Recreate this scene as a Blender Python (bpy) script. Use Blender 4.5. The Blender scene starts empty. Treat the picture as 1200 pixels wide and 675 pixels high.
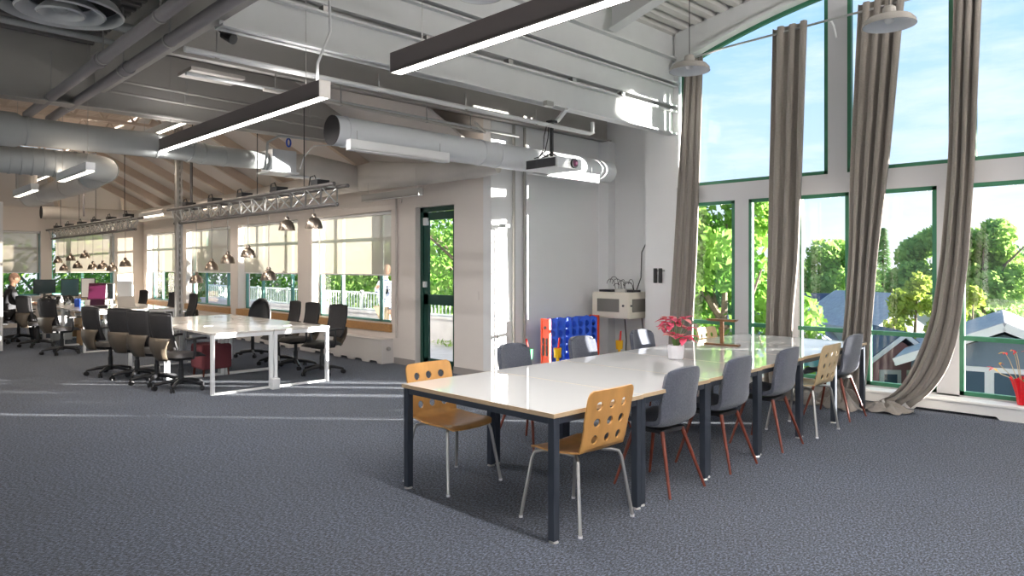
import bpy, math, random
from mathutils import Vector, Matrix
PI = math.pi
S = bpy.context.scene
COL = S.collection
rnd = random.Random(7)

# ------------------------------------------------------------------ materials
MATS = {}
def nmat(name, col, rough=.6, metal=0., noise=None, bump=None, emit=None, spec=.5, sheen=0, coord='Object'):
    m = bpy.data.materials.new(name); m.use_nodes = True
    nt = m.node_tree; b = nt.nodes['Principled BSDF']
    b.inputs['Base Color'].default_value = (*col, 1); b.inputs['Roughness'].default_value = rough
    b.inputs['Metallic'].default_value = metal; b.inputs['Specular IOR Level'].default_value = spec
    if sheen: b.inputs['Sheen Weight'].default_value = sheen
    if emit: b.inputs['Emission Color'].default_value = (*emit[0], 1); b.inputs['Emission Strength'].default_value = emit[1]
    tc = nt.nodes.new('ShaderNodeTexCoord')
    if noise:
        sc, amt = noise[0], noise[1]
        n = nt.nodes.new('ShaderNodeTexNoise'); n.inputs['Scale'].default_value = sc; n.inputs['Detail'].default_value = 4
        r = nt.nodes.new('ShaderNodeValToRGB'); r.color_ramp.elements[0].position = .3; r.color_ramp.elements[1].position = .7
        r.color_ramp.elements[0].color = (*[c*(1-amt) for c in col], 1); r.color_ramp.elements[1].color = (*[min(1, c*(1+amt)) for c in col], 1)
        mp = nt.nodes.new('ShaderNodeMapping'); mp.inputs['Scale'].default_value = noise[2] if len(noise) > 2 else (1, 1, 1)
        nt.links.new(tc.outputs[coord], mp.inputs['Vector']); nt.links.new(mp.outputs[0], n.inputs['Vector'])
        nt.links.new(n.outputs['Fac'], r.inputs[0]); nt.links.new(r.outputs[0], b.inputs['Base Color'])
    if bump:
        n2 = nt.nodes.new('ShaderNodeTexNoise'); n2.inputs['Scale'].default_value = bump[0]; n2.inputs['Detail'].default_value = 3
        bp = nt.nodes.new('ShaderNodeBump'); bp.inputs['Strength'].default_value = bump[1]; bp.inputs['Distance'].default_value = .01
        nt.links.new(tc.outputs[coord], n2.inputs['Vector']); nt.links.new(n2.outputs['Fac'], bp.inputs['Height']); nt.links.new(bp.outputs[0], b.inputs['Normal'])
    MATS[name] = m
    return m

def carpet_mat():
    m = nmat('carpet', (.05, .06, .085), .95, spec=.1)
    nt = m.node_tree; b = nt.nodes['Principled BSDF']; tc = nt.nodes.new('ShaderNodeTexCoord')
    def noise(scale, detail, stretch):
        n = nt.nodes.new('ShaderNodeTexNoise'); n.inputs['Scale'].default_value = scale; n.inputs['Detail'].default_value = detail; n.inputs['Roughness'].default_value = .6
        mp = nt.nodes.new('ShaderNodeMapping'); mp.inputs['Scale'].default_value = (1, stretch, 1); mp.inputs['Rotation'].default_value = (0, 0, .78)
        nt.links.new(tc.outputs['Object'], mp.inputs[0]); nt.links.new(mp.outputs[0], n.inputs['Vector']); return n
    n = noise(50, 2, 1.8)
    r = nt.nodes.new('ShaderNodeValToRGB'); e = r.color_ramp.elements
    e[0].position = .41; e[0].color = (.012, .018, .032, 1); e[1].position = .62; e[1].color = (.172, .216, .315, 1)
    x = e.new(.50); x.color = (.056, .073, .112, 1)
    nt.links.new(n.outputs['Fac'], r.inputs[0])
    n2 = noise(.6, 3, 1); r2 = nt.nodes.new('ShaderNodeValToRGB'); r2.color_ramp.elements[0].position = .35; r2.color_ramp.elements[0].color = (.86, .84, .83, 1); r2.color_ramp.elements[1].position = .65
    nt.links.new(n2.outputs['Fac'], r2.inputs[0]); mx = nt.nodes.new('ShaderNodeMixRGB'); mx.blend_type = 'MULTIPLY'; mx.inputs[0].default_value = 1
    nt.links.new(r.outputs[0], mx.inputs[1]); nt.links.new(r2.outputs[0], mx.inputs[2]); nt.links.new(mx.outputs[0], b.inputs['Base Color'])
    n3 = noise(260, 2, 1); bp = nt.nodes.new('ShaderNodeBump'); bp.inputs['Strength'].default_value = 1; bp.inputs['Distance'].default_value = .012
    nt.links.new(n3.outputs['Fac'], bp.inputs['Height']); nt.links.new(bp.outputs[0], b.inputs['Normal'])
    b.inputs['Sheen Weight'].default_value = .25; b.inputs['Sheen Roughness'].default_value = .5
    return m
carpet_mat()
nmat('wall_white', (.80, .80, .81), .7, noise=(1.2, .015))
nmat('wall_warm', (.76, .70, .66), .75, noise=(1.2, .02))
nmat('beam_paint', (.66, .67, .67), .5, noise=(3, .03))
nmat('beam_beige', (.40, .38, .355), .55, noise=(2, .05))
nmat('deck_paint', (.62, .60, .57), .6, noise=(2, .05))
nmat('deck_shaded', (.20, .19, .185), .7, noise=(2, .1))  # same paint as the other deck, darkened to stand for shade
nmat('deck_lamp_tint', (.66, .55, .46), .7, noise=(2, .06))  # warm tint of the interior lamps put into the deck colour
nmat('frame_grey', (.56, .56, .58), .5)
nmat('window_green', (.03, .16, .085), .4)
nmat('door_green', (.008, .055, .04), .4)
nmat('frame_teal', (.10, .28, .25), .4)
nmat('sill_white', (.80, .79, .78), .45)
nmat('radiator', (.66, .63, .61), .5)
nmat('sill_wood', (.42, .22, .08), .45, noise=(6, .25, (1, 8, 8)))
nmat('baseboard', (.33, .30, .29), .6)
nmat('duct_grey', (.46, .48, .48), .6, .0, noise=(2, .06))
nmat('duct_white', (.72, .74, .77), .4, noise=(2, .02))
nmat('duct_warm', (.60, .56, .52), .65, 0, noise=(2, .05))
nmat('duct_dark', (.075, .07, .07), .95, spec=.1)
nmat('pipe_dark', (.27, .25, .26), .5, 0)
nmat('pipe_white', (.70, .70, .70), .4)
nmat('fixture_brown', (.15, .13, .13), .45, .2)
nmat('fixture_white', (.78, .78, .79), .35)
nmat('lamp_glow', (1, 1, 1), .5, emit=((1, .96, .9), 9))
nmat('lamp_glow_warm', (1, 1, 1), .5, emit=((1, .9, .75), 8))
nmat('steel', (.55, .55, .55), .3, .9)
nmat('steel_grey', (.42, .41, .40), .35, .7)
nmat('truss_metal', (.13, .12, .12), .4, .5)
nmat('bell_metal', (.30, .25, .21), .3, .95)
nmat('black', (.015, .015, .017), .5)
nmat('black_plastic', (.022, .022, .025), .4)
nmat('mesh_fabric', (.035, .033, .035), .8, noise=(200, .4))
nmat('seat_black', (.02, .02, .024), .55, bump=(150, .2))
nmat('plastic_tan', (.11, .085, .06), .5)
nmat('table_white', (.66, .66, .655), .025, spec=1.0)
MATS['table_white'].node_tree.nodes['Principled BSDF'].inputs['IOR'].default_value = 1.7
nmat('edge_ply', (.58, .42, .26), .5, noise=(30, .15, (1, 1, 20)))
nmat('table_leg', (.055, .065, .085), .3, .4)
nmat('white_leg', (.83, .83, .84), .3)
nmat('desk_top', (.68, .64, .60), .12, noise=(3, .02))
nmat('ply', (.62, .32, .10), .33, noise=(9, .16, (1, 1, .12)))
nmat('ply_pale', (.60, .45, .26), .35, noise=(9, .14, (1, 1, .12)))
nmat('chair_grey', (.085, .094, .125), .9, noise=(90, .25), bump=(220, .4), sheen=.3)
nmat('chair_leg_wood', (.17, .035, .018), .35, noise=(20, .3, (1, 1, .2)))
nmat('curtain', (.27, .24, .215), .85, noise=(60, .08), bump=(300, .15), sheen=.2)
nmat('curtain_light', (.44, .41, .37), .85)
nmat('blue_plastic', (.03, .13, .80), .35)
nmat('orange_plastic', (.85, .07, .012), .35)
nmat('yellow_plastic', (.90, .50, .01), .35)
nmat('red_plastic', (.80, .03, .02), .35)
nmat('green_plastic', (.02, .35, .10), .35)
nmat('rack_cream', (.74, .69, .60), .4)
nmat('rack_glass', (.20, .19, .17), .15)
nmat('pot_white', (.74, .73, .76), .35)
nmat('leaf_pink', (.78, .10, .18), .5, noise=(30, .4))
nmat('leaf_pale', (.85, .35, .33), .5)
nmat('stem_green', (.12, .22, .05), .6)
nmat('stem_tan', (.55, .42, .26), .6)
nmat('stand_wood', (.20, .085, .03), .4, noise=(12, .3, (1, 1, 6)))
nmat('red_foil', (.75, .01, .02), .25, bump=(40, .8))
nmat('projector_white', (.80, .82, .84), .35)
nmat('vent_black', (.06, .06, .065), .5)
nmat('lens', (.10, .02, .06), .05)
nmat('lens_pink', (.6, .25, .4), .1)
nmat('skin', (.62, .38, .28), .5)
nmat('jacket', (.02, .02, .024), .75)
nmat('khaki', (.50, .40, .28), .8)
nmat('screen_dark', (.03, .05, .06), .2)
nmat('screen_teal', (.04, .10, .12), .25)
nmat('purple', (.05, .004, .022), .4)
nmat('paper', (.8, .8, .8), .7)
nmat('aluminium', (.62, .60, .58), .35, .6)
nmat('card_brown', (.40, .24, .12), .8)
nmat('maroon', (.22, .05, .06), .8)
nmat('blue_cable', (.02, .08, .45), .5)
nmat('concrete', (.55, .54, .55), .9, noise=(3, .08))
nmat('rail_paint', (.62, .70, .66), .5)
nmat('lawn', (.06, .12, .035), .95, noise=(.3, .4))
nmat('asphalt', (.16, .17, .19), .9, noise=(.5, .2))
nmat('bark', (.16, .12, .09), .9, noise=(10, .3))
nmat('roof_grey', (.36, .35, .38), .85, noise=(8, .12))
nmat('roof_blue', (.06, .08, .12), .85, noise=(8, .15))
nmat('siding_white', (.42, .43, .46), .8)
nmat('siding_pink', (.26, .13, .14), .8)
nmat('siding_blue', (.12, .16, .21), .8)
nmat('teal_panel', (.08, .30, .36), .6)
nmat('pane_dark', (.05, .08, .12), .1)
nmat('trim_white', (.6, .6, .62), .6)

def leaf_mat(name, a, b):
    m = nmat(name, a, .7, spec=.2); nt = m.node_tree; p = nt.nodes['Principled BSDF']
    g = nt.nodes.new('ShaderNodeTexNoise'); g.inputs['Scale'].default_value = 1.3; g.inputs['Detail'].default_value = 5
    tc = nt.nodes.new('ShaderNodeTexCoord'); r = nt.nodes.new('ShaderNodeValToRGB')
    r.color_ramp.elements[0].position = .35; r.color_ramp.elements[1].position = .65
    r.color_ramp.elements[0].color = (*a, 1); r.color_ramp.elements[1].color = (*b, 1)
    nt.links.new(tc.outputs['Object'], g.inputs['Vector']); nt.links.new(g.outputs['Fac'], r.inputs[0]); nt.links.new(r.outputs[0], p.inputs['Base Color'])
    t = nt.nodes.new('ShaderNodeBsdfTranslucent'); mx = nt.nodes.new('ShaderNodeMixShader'); mx.inputs[0].default_value = .5
    nt.links.new(r.outputs[0], t.inputs[0]); nt.links.new(p.outputs[0], mx.inputs[1]); nt.links.new(t.outputs[0], mx.inputs[2])
    nt.links.new(mx.outputs[0], nt.nodes['Material Output'].inputs[0])
leaf_mat('leaves_bright', (.09, .25, .035), (.28, .47, .09))
leaf_mat('leaves_mid_hazed', (.20, .36, .08), (.44, .62, .18))  # lightened so the colour carries the distant haze
leaf_mat('leaves_dark_hazed', (.16, .29, .12), (.30, .46, .20))  # haze over far trees painted in by a paler green
leaf_mat('leaves_yellow', (.24, .34, .05), (.45, .52, .11))

def glass_mat():
    m = bpy.data.materials.new('window_glass'); m.use_nodes = True; nt = m.node_tree; nt.nodes.clear()
    o = nt.nodes.new('ShaderNodeOutputMaterial'); t = nt.nodes.new('ShaderNodeBsdfTransparent'); t.inputs[0].default_value = (.97, .985, .98, 1)
    g = nt.nodes.new('ShaderNodeBsdfGlossy'); g.inputs['Roughness'].default_value = .02
    lw = nt.nodes.new('ShaderNodeLayerWeight'); pw = nt.nodes.new('ShaderNodeMath'); pw.operation = 'POWER'; pw.inputs[1].default_value = 5; nt.links.new(lw.outputs['Facing'], pw.inputs[0])
    f = nt.nodes.new('ShaderNodeMath'); f.operation = 'MULTIPLY_ADD'; f.inputs[1].default_value = .7; f.inputs[2].default_value = .035; nt.links.new(pw.outputs[0], f.inputs[0])
    mx = nt.nodes.new('ShaderNodeMixShader'); nt.links.new(f.outputs[0], mx.inputs[0]); nt.links.new(t.outputs[0], mx.inputs[1]); nt.links.new(g.outputs[0], mx.inputs[2])
    nt.links.new(mx.outputs[0], o.inputs[0]); MATS['glass'] = m
glass_mat()
def shade_mat():
    m = bpy.data.materials.new('roller_fabric'); m.use_nodes = True; nt = m.node_tree; nt.nodes.clear()
    o = nt.nodes.new('ShaderNodeOutputMaterial'); d = nt.nodes.new('ShaderNodeBsdfDiffuse'); d.inputs[0].default_value = (.62, .58, .53, 1)
    tl = nt.nodes.new('ShaderNodeBsdfTranslucent'); tl.inputs[0].default_value = (.60, .53, .43, 1)
    t = nt.nodes.new('ShaderNodeBsdfTransparent'); t.inputs[0].default_value = (1, .92, .8, 1)
    a = nt.nodes.new('ShaderNodeMixShader'); a.inputs[0].default_value = .16; b = nt.nodes.new('ShaderNodeMixShader'); b.inputs[0].default_value = .13
    nt.links.new(d.outputs[0], a.inputs[1]); nt.links.new(tl.outputs[0], a.inputs[2]); nt.links.new(a.outputs[0], b.inputs[1]); nt.links.new(t.outputs[0], b.inputs[2])
    nt.links.new(b.outputs[0], o.inputs[0]); MATS['shade'] = m
shade_mat()
def plaid_mat():
    m = nmat('plaid', (.75, .78, .85), .8); nt = m.node_tree; b = nt.nodes['Principled BSDF']
    tc = nt.nodes.new('ShaderNodeTexCoord'); sep = nt.nodes.new('ShaderNodeSeparateXYZ'); nt.links.new(tc.outputs['Object'], sep.inputs[0])
    outs = []
    for ax in ('Y', 'Z'):
        k = nt.nodes.new('ShaderNodeMath'); k.operation = 'MULTIPLY'; k.inputs[1].default_value = 16; nt.links.new(sep.outputs[ax], k.inputs[0])
        fr = nt.nodes.new('ShaderNodeMath'); fr.operation = 'FRACT'; nt.links.new(k.outputs[0], fr.inputs[0])
        g = nt.nodes.new('ShaderNodeMath'); g.operation = 'LESS_THAN'; g.inputs[1].default_value = .35; nt.links.new(fr.outputs[0], g.inputs[0]); outs.append(g)
    ad = nt.nodes.new('ShaderNodeMath'); ad.operation = 'ADD'; nt.links.new(outs[0].outputs[0], ad.inputs[0]); nt.links.new(outs[1].outputs[0], ad.inputs[1])
    hv = nt.nodes.new('ShaderNodeMath'); hv.operation = 'MULTIPLY'; hv.inputs[1].default_value = .5; nt.links.new(ad.outputs[0], hv.inputs[0])
    r = nt.nodes.new('ShaderNodeValToRGB'); r.color_ramp.elements[0].color = (.75, .78, .85, 1); r.color_ramp.elements[1].color = (.06, .10, .25, 1)
    nt.links.new(hv.outputs[0], r.inputs[0]); nt.links.new(r.outputs[0], b.inputs['Base Color'])
plaid_mat()

# ------------------------------------------------------------------ mesh building
class MB:
    def __init__(s): s.v = []; s.f = []; s.m = []; s.mi = 0
    def add(s, vs, fs):
        o = len(s.v); s.v += [tuple(v) for v in vs]; s.f += [tuple(i+o for i in f) for f in fs]; s.m += [s.mi]*len(fs); return s
    def box(s, x0, x1, y0, y1, z0, z1):
        x0, x1 = min(x0, x1), max(x0, x1); y0, y1 = min(y0, y1), max(y0, y1); z0, z1 = min(z0, z1), max(z0, z1)
        vs = [(x, y, z) for z in (z0, z1) for y in (y0, y1) for x in (x0, x1)]
        return s.add(vs, [(0, 2, 3, 1), (4, 5, 7, 6), (0, 1, 5, 4), (2, 6, 7, 3), (0, 4, 6, 2), (1, 3, 7, 5)])
    def cyl(s, p0, p1, r, r1=None, n=16, cap=True):
        p0, p1 = Vector(p0), Vector(p1); r1 = r if r1 is None else r1
        d = (p1-p0).normalized(); u = d.orthogonal().normalized(); w = d.cross(u)
        vs = []
        for p, q in ((p0, r), (p1, r1)):
            for i in range(n): a = 2*PI*i/n; vs.append(p+(u*math.cos(a)+w*math.sin(a))*q)
        fs = [(i, (i+1) % n, n+(i+1) % n, n+i) for i in range(n)]
        if cap: fs += [tuple(range(n-1, -1, -1)), tuple(range(n, 2*n))]
        return s.add(vs, fs)
    def tube(s, pts, r, n=10, cap=True):
        pts = [Vector(p) for p in pts]; rs = r if isinstance(r, (list, tuple)) else [r]*len(pts)
        u = None; vs = []
        for i, p in enumerate(pts):
            t = (pts[min(i+1, len(pts)-1)]-pts[max(i-1, 0)]).normalized()
            if u is None: u = t.orthogonal().normalized()
            u = (u-t*u.dot(t)).normalized(); w = t.cross(u)
            for k in range(n): a = 2*PI*k/n; vs.append(p+(u*math.cos(a)+w*math.sin(a))*rs[i])
        fs = []
        for i in range(len(pts)-1):
            for k in range(n): fs.append((i*n+k, i*n+(k+1) % n, (i+1)*n+(k+1) % n, (i+1)*n+k))
        if cap: fs += [tuple(range(n-1, -1, -1)), tuple(range((len(pts)-1)*n, len(pts)*n))]
        return s.add(vs, fs)
    def lathe(s, prof, c=(0, 0, 0), n=24):
        vs = [(c[0]+r*math.cos(2*PI*k/n), c[1]+r*math.sin(2*PI*k/n), c[2]+z) for r, z in prof for k in range(n)]
        fs = [(i*n+k, i*n+(k+1) % n, (i+1)*n+(k+1) % n, (i+1)*n+k) for i in range(len(prof)-1) for k in range(n)]
        return s.add(vs, fs)
    def prism(s, poly, a0, a1, axis='x'):
        def P(p, a): return (a, p[0], p[1]) if axis == 'x' else (p[0], a, p[1]) if axis == 'y' else (p[0], p[1], a)
        n = len(poly); vs = [P(p, a0) for p in poly]+[P(p, a1) for p in poly]
        return s.add(vs, [(i, (i+1) % n, n+(i+1) % n, n+i) for i in range(n)]+[tuple(range(n-1, -1, -1)), tuple(range(n, 2*n))])
    def beam(s, p0, p1, w, h):            # rectangular bar between two points
        p0, p1 = Vector(p0), Vector(p1); d = (p1-p0).normalized()
        up = Vector((0, 0, 1)) if abs(d.z) < .95 else Vector((1, 0, 0))
        u = d.cross(up).normalized()*w/2; t = u.cross(d).normalized()*h/2
        vs = [p+a*u+b*t for p in (p0, p1) for a, b in ((-1, -1), (1, -1), (1, 1), (-1, 1))]
        return s.add(vs, [(0, 1, 5, 4), (1, 2, 6, 5), (2, 3, 7, 6), (3, 0, 4, 7), (3, 2, 1, 0), (4, 5, 6, 7)])
    def build(s, name, mats, parent=None, smooth=None, bevel=0, solid=0, sub=0, loc=None, off=0, weld=False):
        me = bpy.data.meshes.new(name); me.from_pydata(s.v, [], s.f)
        mats = [mats] if isinstance(mats, str) else mats
        for k in mats: me.materials.append(MATS[k])
        if len(mats) > 1: me.polygons.foreach_set('material_index', s.m)
        me.update()
        import bmesh
        b = bmesh.new(); b.from_mesh(me)
        if weld: bmesh.ops.remove_doubles(b, verts=b.verts, dist=1e-4)
        bmesh.ops.recalc_face_normals(b, faces=b.faces); b.to_mesh(me); b.free()
        o = bpy.data.objects.new(name, me); COL.objects.link(o)
        if parent: o.parent = parent
        if loc: o.location = loc
        if solid:
            md = o.modifiers.new('s', 'SOLIDIFY'); md.thickness = solid; md.offset = off
        if bevel:
            md = o.modifiers.new('b', 'BEVEL'); md.width = bevel; md.segments = 2; md.limit_method = 'ANGLE'; md.angle_limit = .7
        if sub:
            md = o.modifiers.new('u', 'SUBSURF'); md.levels = sub; md.render_levels = sub
        if smooth:
            for p in me.polygons: p.use_smooth = True
            if smooth is not True: me.set_sharp_from_angle(angle=smooth)
        return o
def tag(o, label, cat, group=None, kind=None):
    o['label'] = label; o['category'] = cat
    if group: o['group'] = group
    if kind: o['kind'] = kind
    return o
def thing(name, label, cat, loc=(0, 0, 0), rz=0, group=None):
    o = bpy.data.objects.new(name, None); COL.objects.link(o); o.location = loc; o.rotation_euler = (0, 0, rz); o.empty_display_size = .1
    return tag(o, label, cat, group)
def struct(o, label, cat='structure'):
    o['kind'] = 'structure'; o['label'] = label; o['category'] = cat; return o
def kids(o): return [c for c in bpy.data.objects if c.parent == o]
def copy_tree(o, parent=None, table=None):
    c = o.copy(); COL.objects.link(c); c.parent = parent
    for ch in kids(o): copy_tree(ch, c)
    return c
def dup(root, loc, rz, label, group=None):
    r = copy_tree(root); r.location = loc; r.rotation_euler = (0, 0, rz); r['label'] = label
    if group: r['group'] = group
    return r
SM = .6   # sharp angle for smooth shading

# ------------------------------------------------------------------ camera frame (level camera, eye height 1.58 m, looking at 45 degrees across the room)
CA = math.radians(45.35)
cam = bpy.data.cameras.new('camera'); co = bpy.data.objects.new('camera', cam); COL.objects.link(co)
co.location = (0, 0, 1.58); co.rotation_euler = (PI/2, 0, CA-PI/2)
cam.sensor_width = 36; cam.lens = 825*36/1200; cam.shift_y = -25.5/1200; cam.clip_end = 500
S.camera = co
FW = (math.cos(CA), math.sin(CA)); RT = (math.sin(CA), -math.cos(CA))
def away(t, d):       # ground position at bearing t (tangent, right positive) and depth d, for the far surroundings
    return (d*(FW[0]+t*RT[0]), d*(FW[1]+t*RT[1]))

# ------------------------------------------------------------------ room shell
XW = 9.0; XL = 6.7; YB = 7.2; YF = 21.9
deckz = lambda y: 4.95+.17*(5.6-y)-.012*(5.6-y)**2
m = MB(); m.box(-7, 9.3, -7, 7.35, -.12, 0); m.box(-7, 7.0, 7.35, 22.2, -.12, 0)
struct(m.build('floor', 'carpet'), 'dark blue-grey flecked carpet floor', 'floor')

# window wall on the right: openings low row, transom, tall arched top row
arch = lambda y: 4.86-.052*(y-2.2)**2+.16   # top of glass
m = MB()
lowposts = [(4.49, 4.69), (3.80, 3.98), (3.0, 3.2), (2.04, 2.26), (.55, .75)]
for a, b in lowposts: m.box(8.90, 8.98, a, b, .15, 2.48)
m.box(8.90, 8.98, .55, 5.6, -.1, .17)
m.box(8.895, 8.98, .55, 5.6, 2.48, 2.72)
for a, b in [(3.22, 3.45), (1.93, 2.1), (.55, .75)]: m.box(8.90, 8.98, a, b, 2.72, 5.0)
m.box(8.90, 8.98, -7, .55, -.1, 6.2)
# wall above arch
N = 16
pts = [(.55+(5.6-.55)*i/N) for i in range(N+1)]
poly = [(y, arch(y)+.03) for y in pts]+[(5.6, 6.2), (.55, 6.2)]
m.prism(poly, 8.92, 8.98, 'x')
struct(m.build('wall_right', 'frame_grey'), 'grey painted window wall with posts and transom', 'wall')
# arched steel beam over the windows
m = MB()
poly = [(y, arch(y)+.06) for y in pts]+[(y, deckz(y)) for y in reversed(pts)]
m.prism(poly, 8.86, 8.93, 'x')
fl = [(y, arch(y)+.03) for y in pts]+[(y, arch(y)+.07) for y in reversed(pts)]
m.prism(fl, 8.76, 8.97, 'x')
struct(m.build('window_beam', 'beam_paint'), 'curved grey steel beam over the tall arched windows', 'beam')
# window sashes: green frames, rails and panes
def sash(n, y0, y1, z0, z1f, rail=None, x=8.93, mat='window_green'):
    e = bpy.data.objects.new('window_%d' % n, None); COL.objects.link(e); e.location = (x, y0, z0)
    struct(e, 'green framed window pane of the right hand bay', 'window')
    k = 8; ys = [y0+(y1-y0)*i/k for i in range(k+1)]; t = .045
    f = MB()
    f.box(-.03, .03, 0, y1-y0, 0, t); f.box(-.03, .03, 0, t, 0, z1f(y0)-z0); f.box(-.03, .03, y1-y0-t, y1-y0, 0, z1f(y1)-z0)
    top = [(y-y0, z1f(y)-z0-t) for y in ys]+[(y-y0, z1f(y)-z0) for y in reversed(ys)]
    f.prism(top, -.03, .03, 'x')
    if rail: f.box(-.035, .035, 0, y1-y0, rail[0]-z0, rail[1]-z0)
    f.build('window_frame', mat, e)
    g = MB(); poly = [(t, t)]+[(y1-y0-t, t)]+[(min(max(y-y0, t), y1-y0-t), z1f(y)-z0-t) for y in reversed(ys)]
    g.add([(0, p[0], p[1]) for p in poly], [tuple(range(len(poly)))]); g.build('pane', 'glass', e)
z2 = lambda y: 2.48
W = [(4.69, 5.52), (3.98, 4.49), (3.2, 3.82), (2.26, 3.0), (.75, 2.04)]
for i, (a, b) in enumerate(W): sash(i+1, a, b, .17, z2, (.77, .82))
U = [(3.45, 5.52), (2.1, 3.22), (.75, 1.93)]
for i, (a, b) in enumerate(U): sash(i+6, a, b, 2.72, lambda y: arch(y)+.03)
# corner column and recess behind the rack cabinet
m = MB(); m.box(8.92, 8.98, 5.58, 6.16, 0, 5.2)
struct(m.build('wall_column', 'wall_white'), 'white boxed column beside the tall windows', 'column')
m = MB(); m.box(9.28, 9.42, 5.8, 7.4, 0, 5.2); m.box(8.99, 9.42, 5.64, 6.16, 0, 5.2); m.box(9.10, 9.28, 7.0, 7.2, 0, 3.6)
struct(m.build('wall_recess', 'wall_white'), 'white recessed wall behind the equipment cabinet', 'wall')
# wall behind the table, and the left hand wall with four windows and a door
m = MB(); m.box(XL, 9.42, YB, YB+.16, 0, 5.2)
struct(m.build('wall_back', 'wall_white'), 'white wall with conduits behind the meeting table', 'wall')
LW = [(9.6, 12.2), (12.75, 15.5), (15.9, 18.6), (19.2, 21.6)]
m = MB(); ylast = YB+.16
m.box(XL, XL+.28, ylast, 8.0, 0, 3.9); m.box(XL, XL+.28, 8.0, 8.95, 2.50, 3.9)
m.box(XL, XL+.28, 8.95, 9.6, 0, 3.9)
e = 9.6
for a, b in LW:
    m.box(XL, XL+.28, e, a, 0, 3.9); m.box(XL, XL+.28, a, b, 0, .62); m.box(XL, XL+.28, a, b, 2.5, 3.9); e = b
m.box(XL, XL+.28, e, 22.2, 0, 3.9); m.box(XL, XL+.28, ylast, 9.4, 3.9, 5.3)
struct(m.build('wall_left', 'wall_warm'), 'pale wall with shaded windows along the office area', 'wall')
m = MB()
FWN = [(2.3, 4.2), (4.45, 5.95)]
e = -7
for a, b in FWN: m.box(e, a, YF, YF+.28, 0, 4.5); m.box(a, b, YF, YF+.28, 0, .8); m.box(a, b, YF, YF+.28, 2.5, 4.5); e = b
m.box(e, XL, YF, YF+.28, 0, 4.5)
struct(m.build('wall_far', 'wall_warm'), 'far end wall of the office area with two wide windows', 'wall')
# out of frame: rear walls with window openings that let the sky in
m = MB()
for (a, b) in ((-7, -5.5), (-3.0, -1.5), (1.0, 2.5), (5.0, 6.0)): m.box(a, b, -7.2, -7, 0, 6.2)
m.box(-7, 9.2, -7.2, -7, 0, .6); m.box(-7, 9.2, -7.2, -7, 3.6, 6.2); m.box(6.0, 9.2, -7.2, -7, 0, 6.2)
struct(m.build('wall_front', 'wall_white'), 'white wall on the camera side with tall window openings', 'wall')
m = MB()
m.box(-7.2, -7, -7.2, 22.2, 0, .6); m.box(-7.2, -7, -7.2, 22.2, 3.0, 6.2)
for y in (-7.2, -4, -1, 2, 5, 8, 11, 14, 17, 20.6): m.box(-7.2, -7, y, y+1.2, 0, 6.2)
struct(m.build('wall_side', 'wall_white'), 'white side wall with window openings', 'wall')
m = MB(); m.box(-7, 2.43, 15.74, 15.90, .03, 2.76)
struct(m.build('wall_partition', 'wall_white'), 'end of a white partition at the left edge', 'wall')

# ceilings
def ribbed(y0, y1, x0, x1, zf, pitch=.2, depth=.06, along='x'):
    mb = MB(); n = int((y1-y0)/pitch)
    prof = []
    for i in range(n):
        y = y0+i*pitch
        prof += [(y, 0), (y+pitch*.42, 0), (y+pitch*.55, depth), (y+pitch*.87, depth)]
    prof.append((y0+n*pitch, 0))
    vs = []
    for y, dz in prof:
        for x in (x0, x1): vs.append((x, y, zf(x, y)+dz) if along == 'x' else (y, x, zf(y, x)+dz))
    fs = [(2*i, 2*i+1, 2*i+3, 2*i+2) for i in range(len(prof)-1)]
    return mb.add(vs, fs)
o = ribbed(-7, 7.4, 2.3, 9.1, lambda x, y: deckz(min(y, 7.4))); struct(o.build('ceiling', 'deck_paint', solid=.02, off=1), 'ribbed white steel roof deck over the high bay', 'ceiling')
o = ribbed(-7, 9.1, -7, 2.3, lambda x, y: 4.05, .16, .05); struct(o.build('ceiling_low', 'deck_shaded', solid=.02, off=1), 'ribbed roof deck at top left, coloured dark for its shade', 'ceiling')
o = ribbed(9.0, 19.5, -7, 4.3, lambda x, y: 4.35, .12, .04); struct(o.build('ceiling_hall', 'deck_lamp_tint', solid=.02, off=1), 'ribbed deck over the office hall, lamp warmth put into its colour', 'ceiling')
m = MB(); m.add([(4.3, 7.3, 4.35), (4.3, 19.5, 4.35), (7.0, 22.2, 3.0), (7.0, 7.3, 3.0)], [(0, 1, 2, 3)])
struct(m.build('ceiling_slope', 'wall_warm', solid=.03, off=1), 'sloping ceiling running down to the left hand windows', 'ceiling')
m = MB(); m.add([(-7, 19.5, 4.35), (4.3, 19.5, 4.35), (7.0, 22.2, 3.0), (-7, 22.2, 3.0)], [(0, 1, 2, 3)])
struct(m.build('ceiling_slope', 'wall_warm', solid=.03, off=1), 'sloping ceiling running down to the far end wall', 'ceiling')
m = MB(); m.add([(2.3, 5.6, 5.0), (2.3, 9.1, 5.0), (7, 9.1, 5.0), (7, 5.6, 5.0)], [(0, 1, 2, 3)])
struct(m.build('ceiling_gap', 'beam_beige', solid=.03, off=1), 'pale deck between the two rows of girders', 'ceiling')
m = MB(); m.box(-7.2, 9.5, -7.2, 22.4, 6.2, 6.35)
struct(m.build('roof_slab', 'concrete'), 'roof slab above the deck', 'roof')
m = MB(); m.box(2.2, 2.3, -7, 9.0, 3.95, 6.2); m.box(9.14, 9.4, -7, 9, 5.1, 6.2)
struct(m.build('trim_1', 'beam_beige'), 'upstand wall between low deck and high bay', 'wall')
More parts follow.
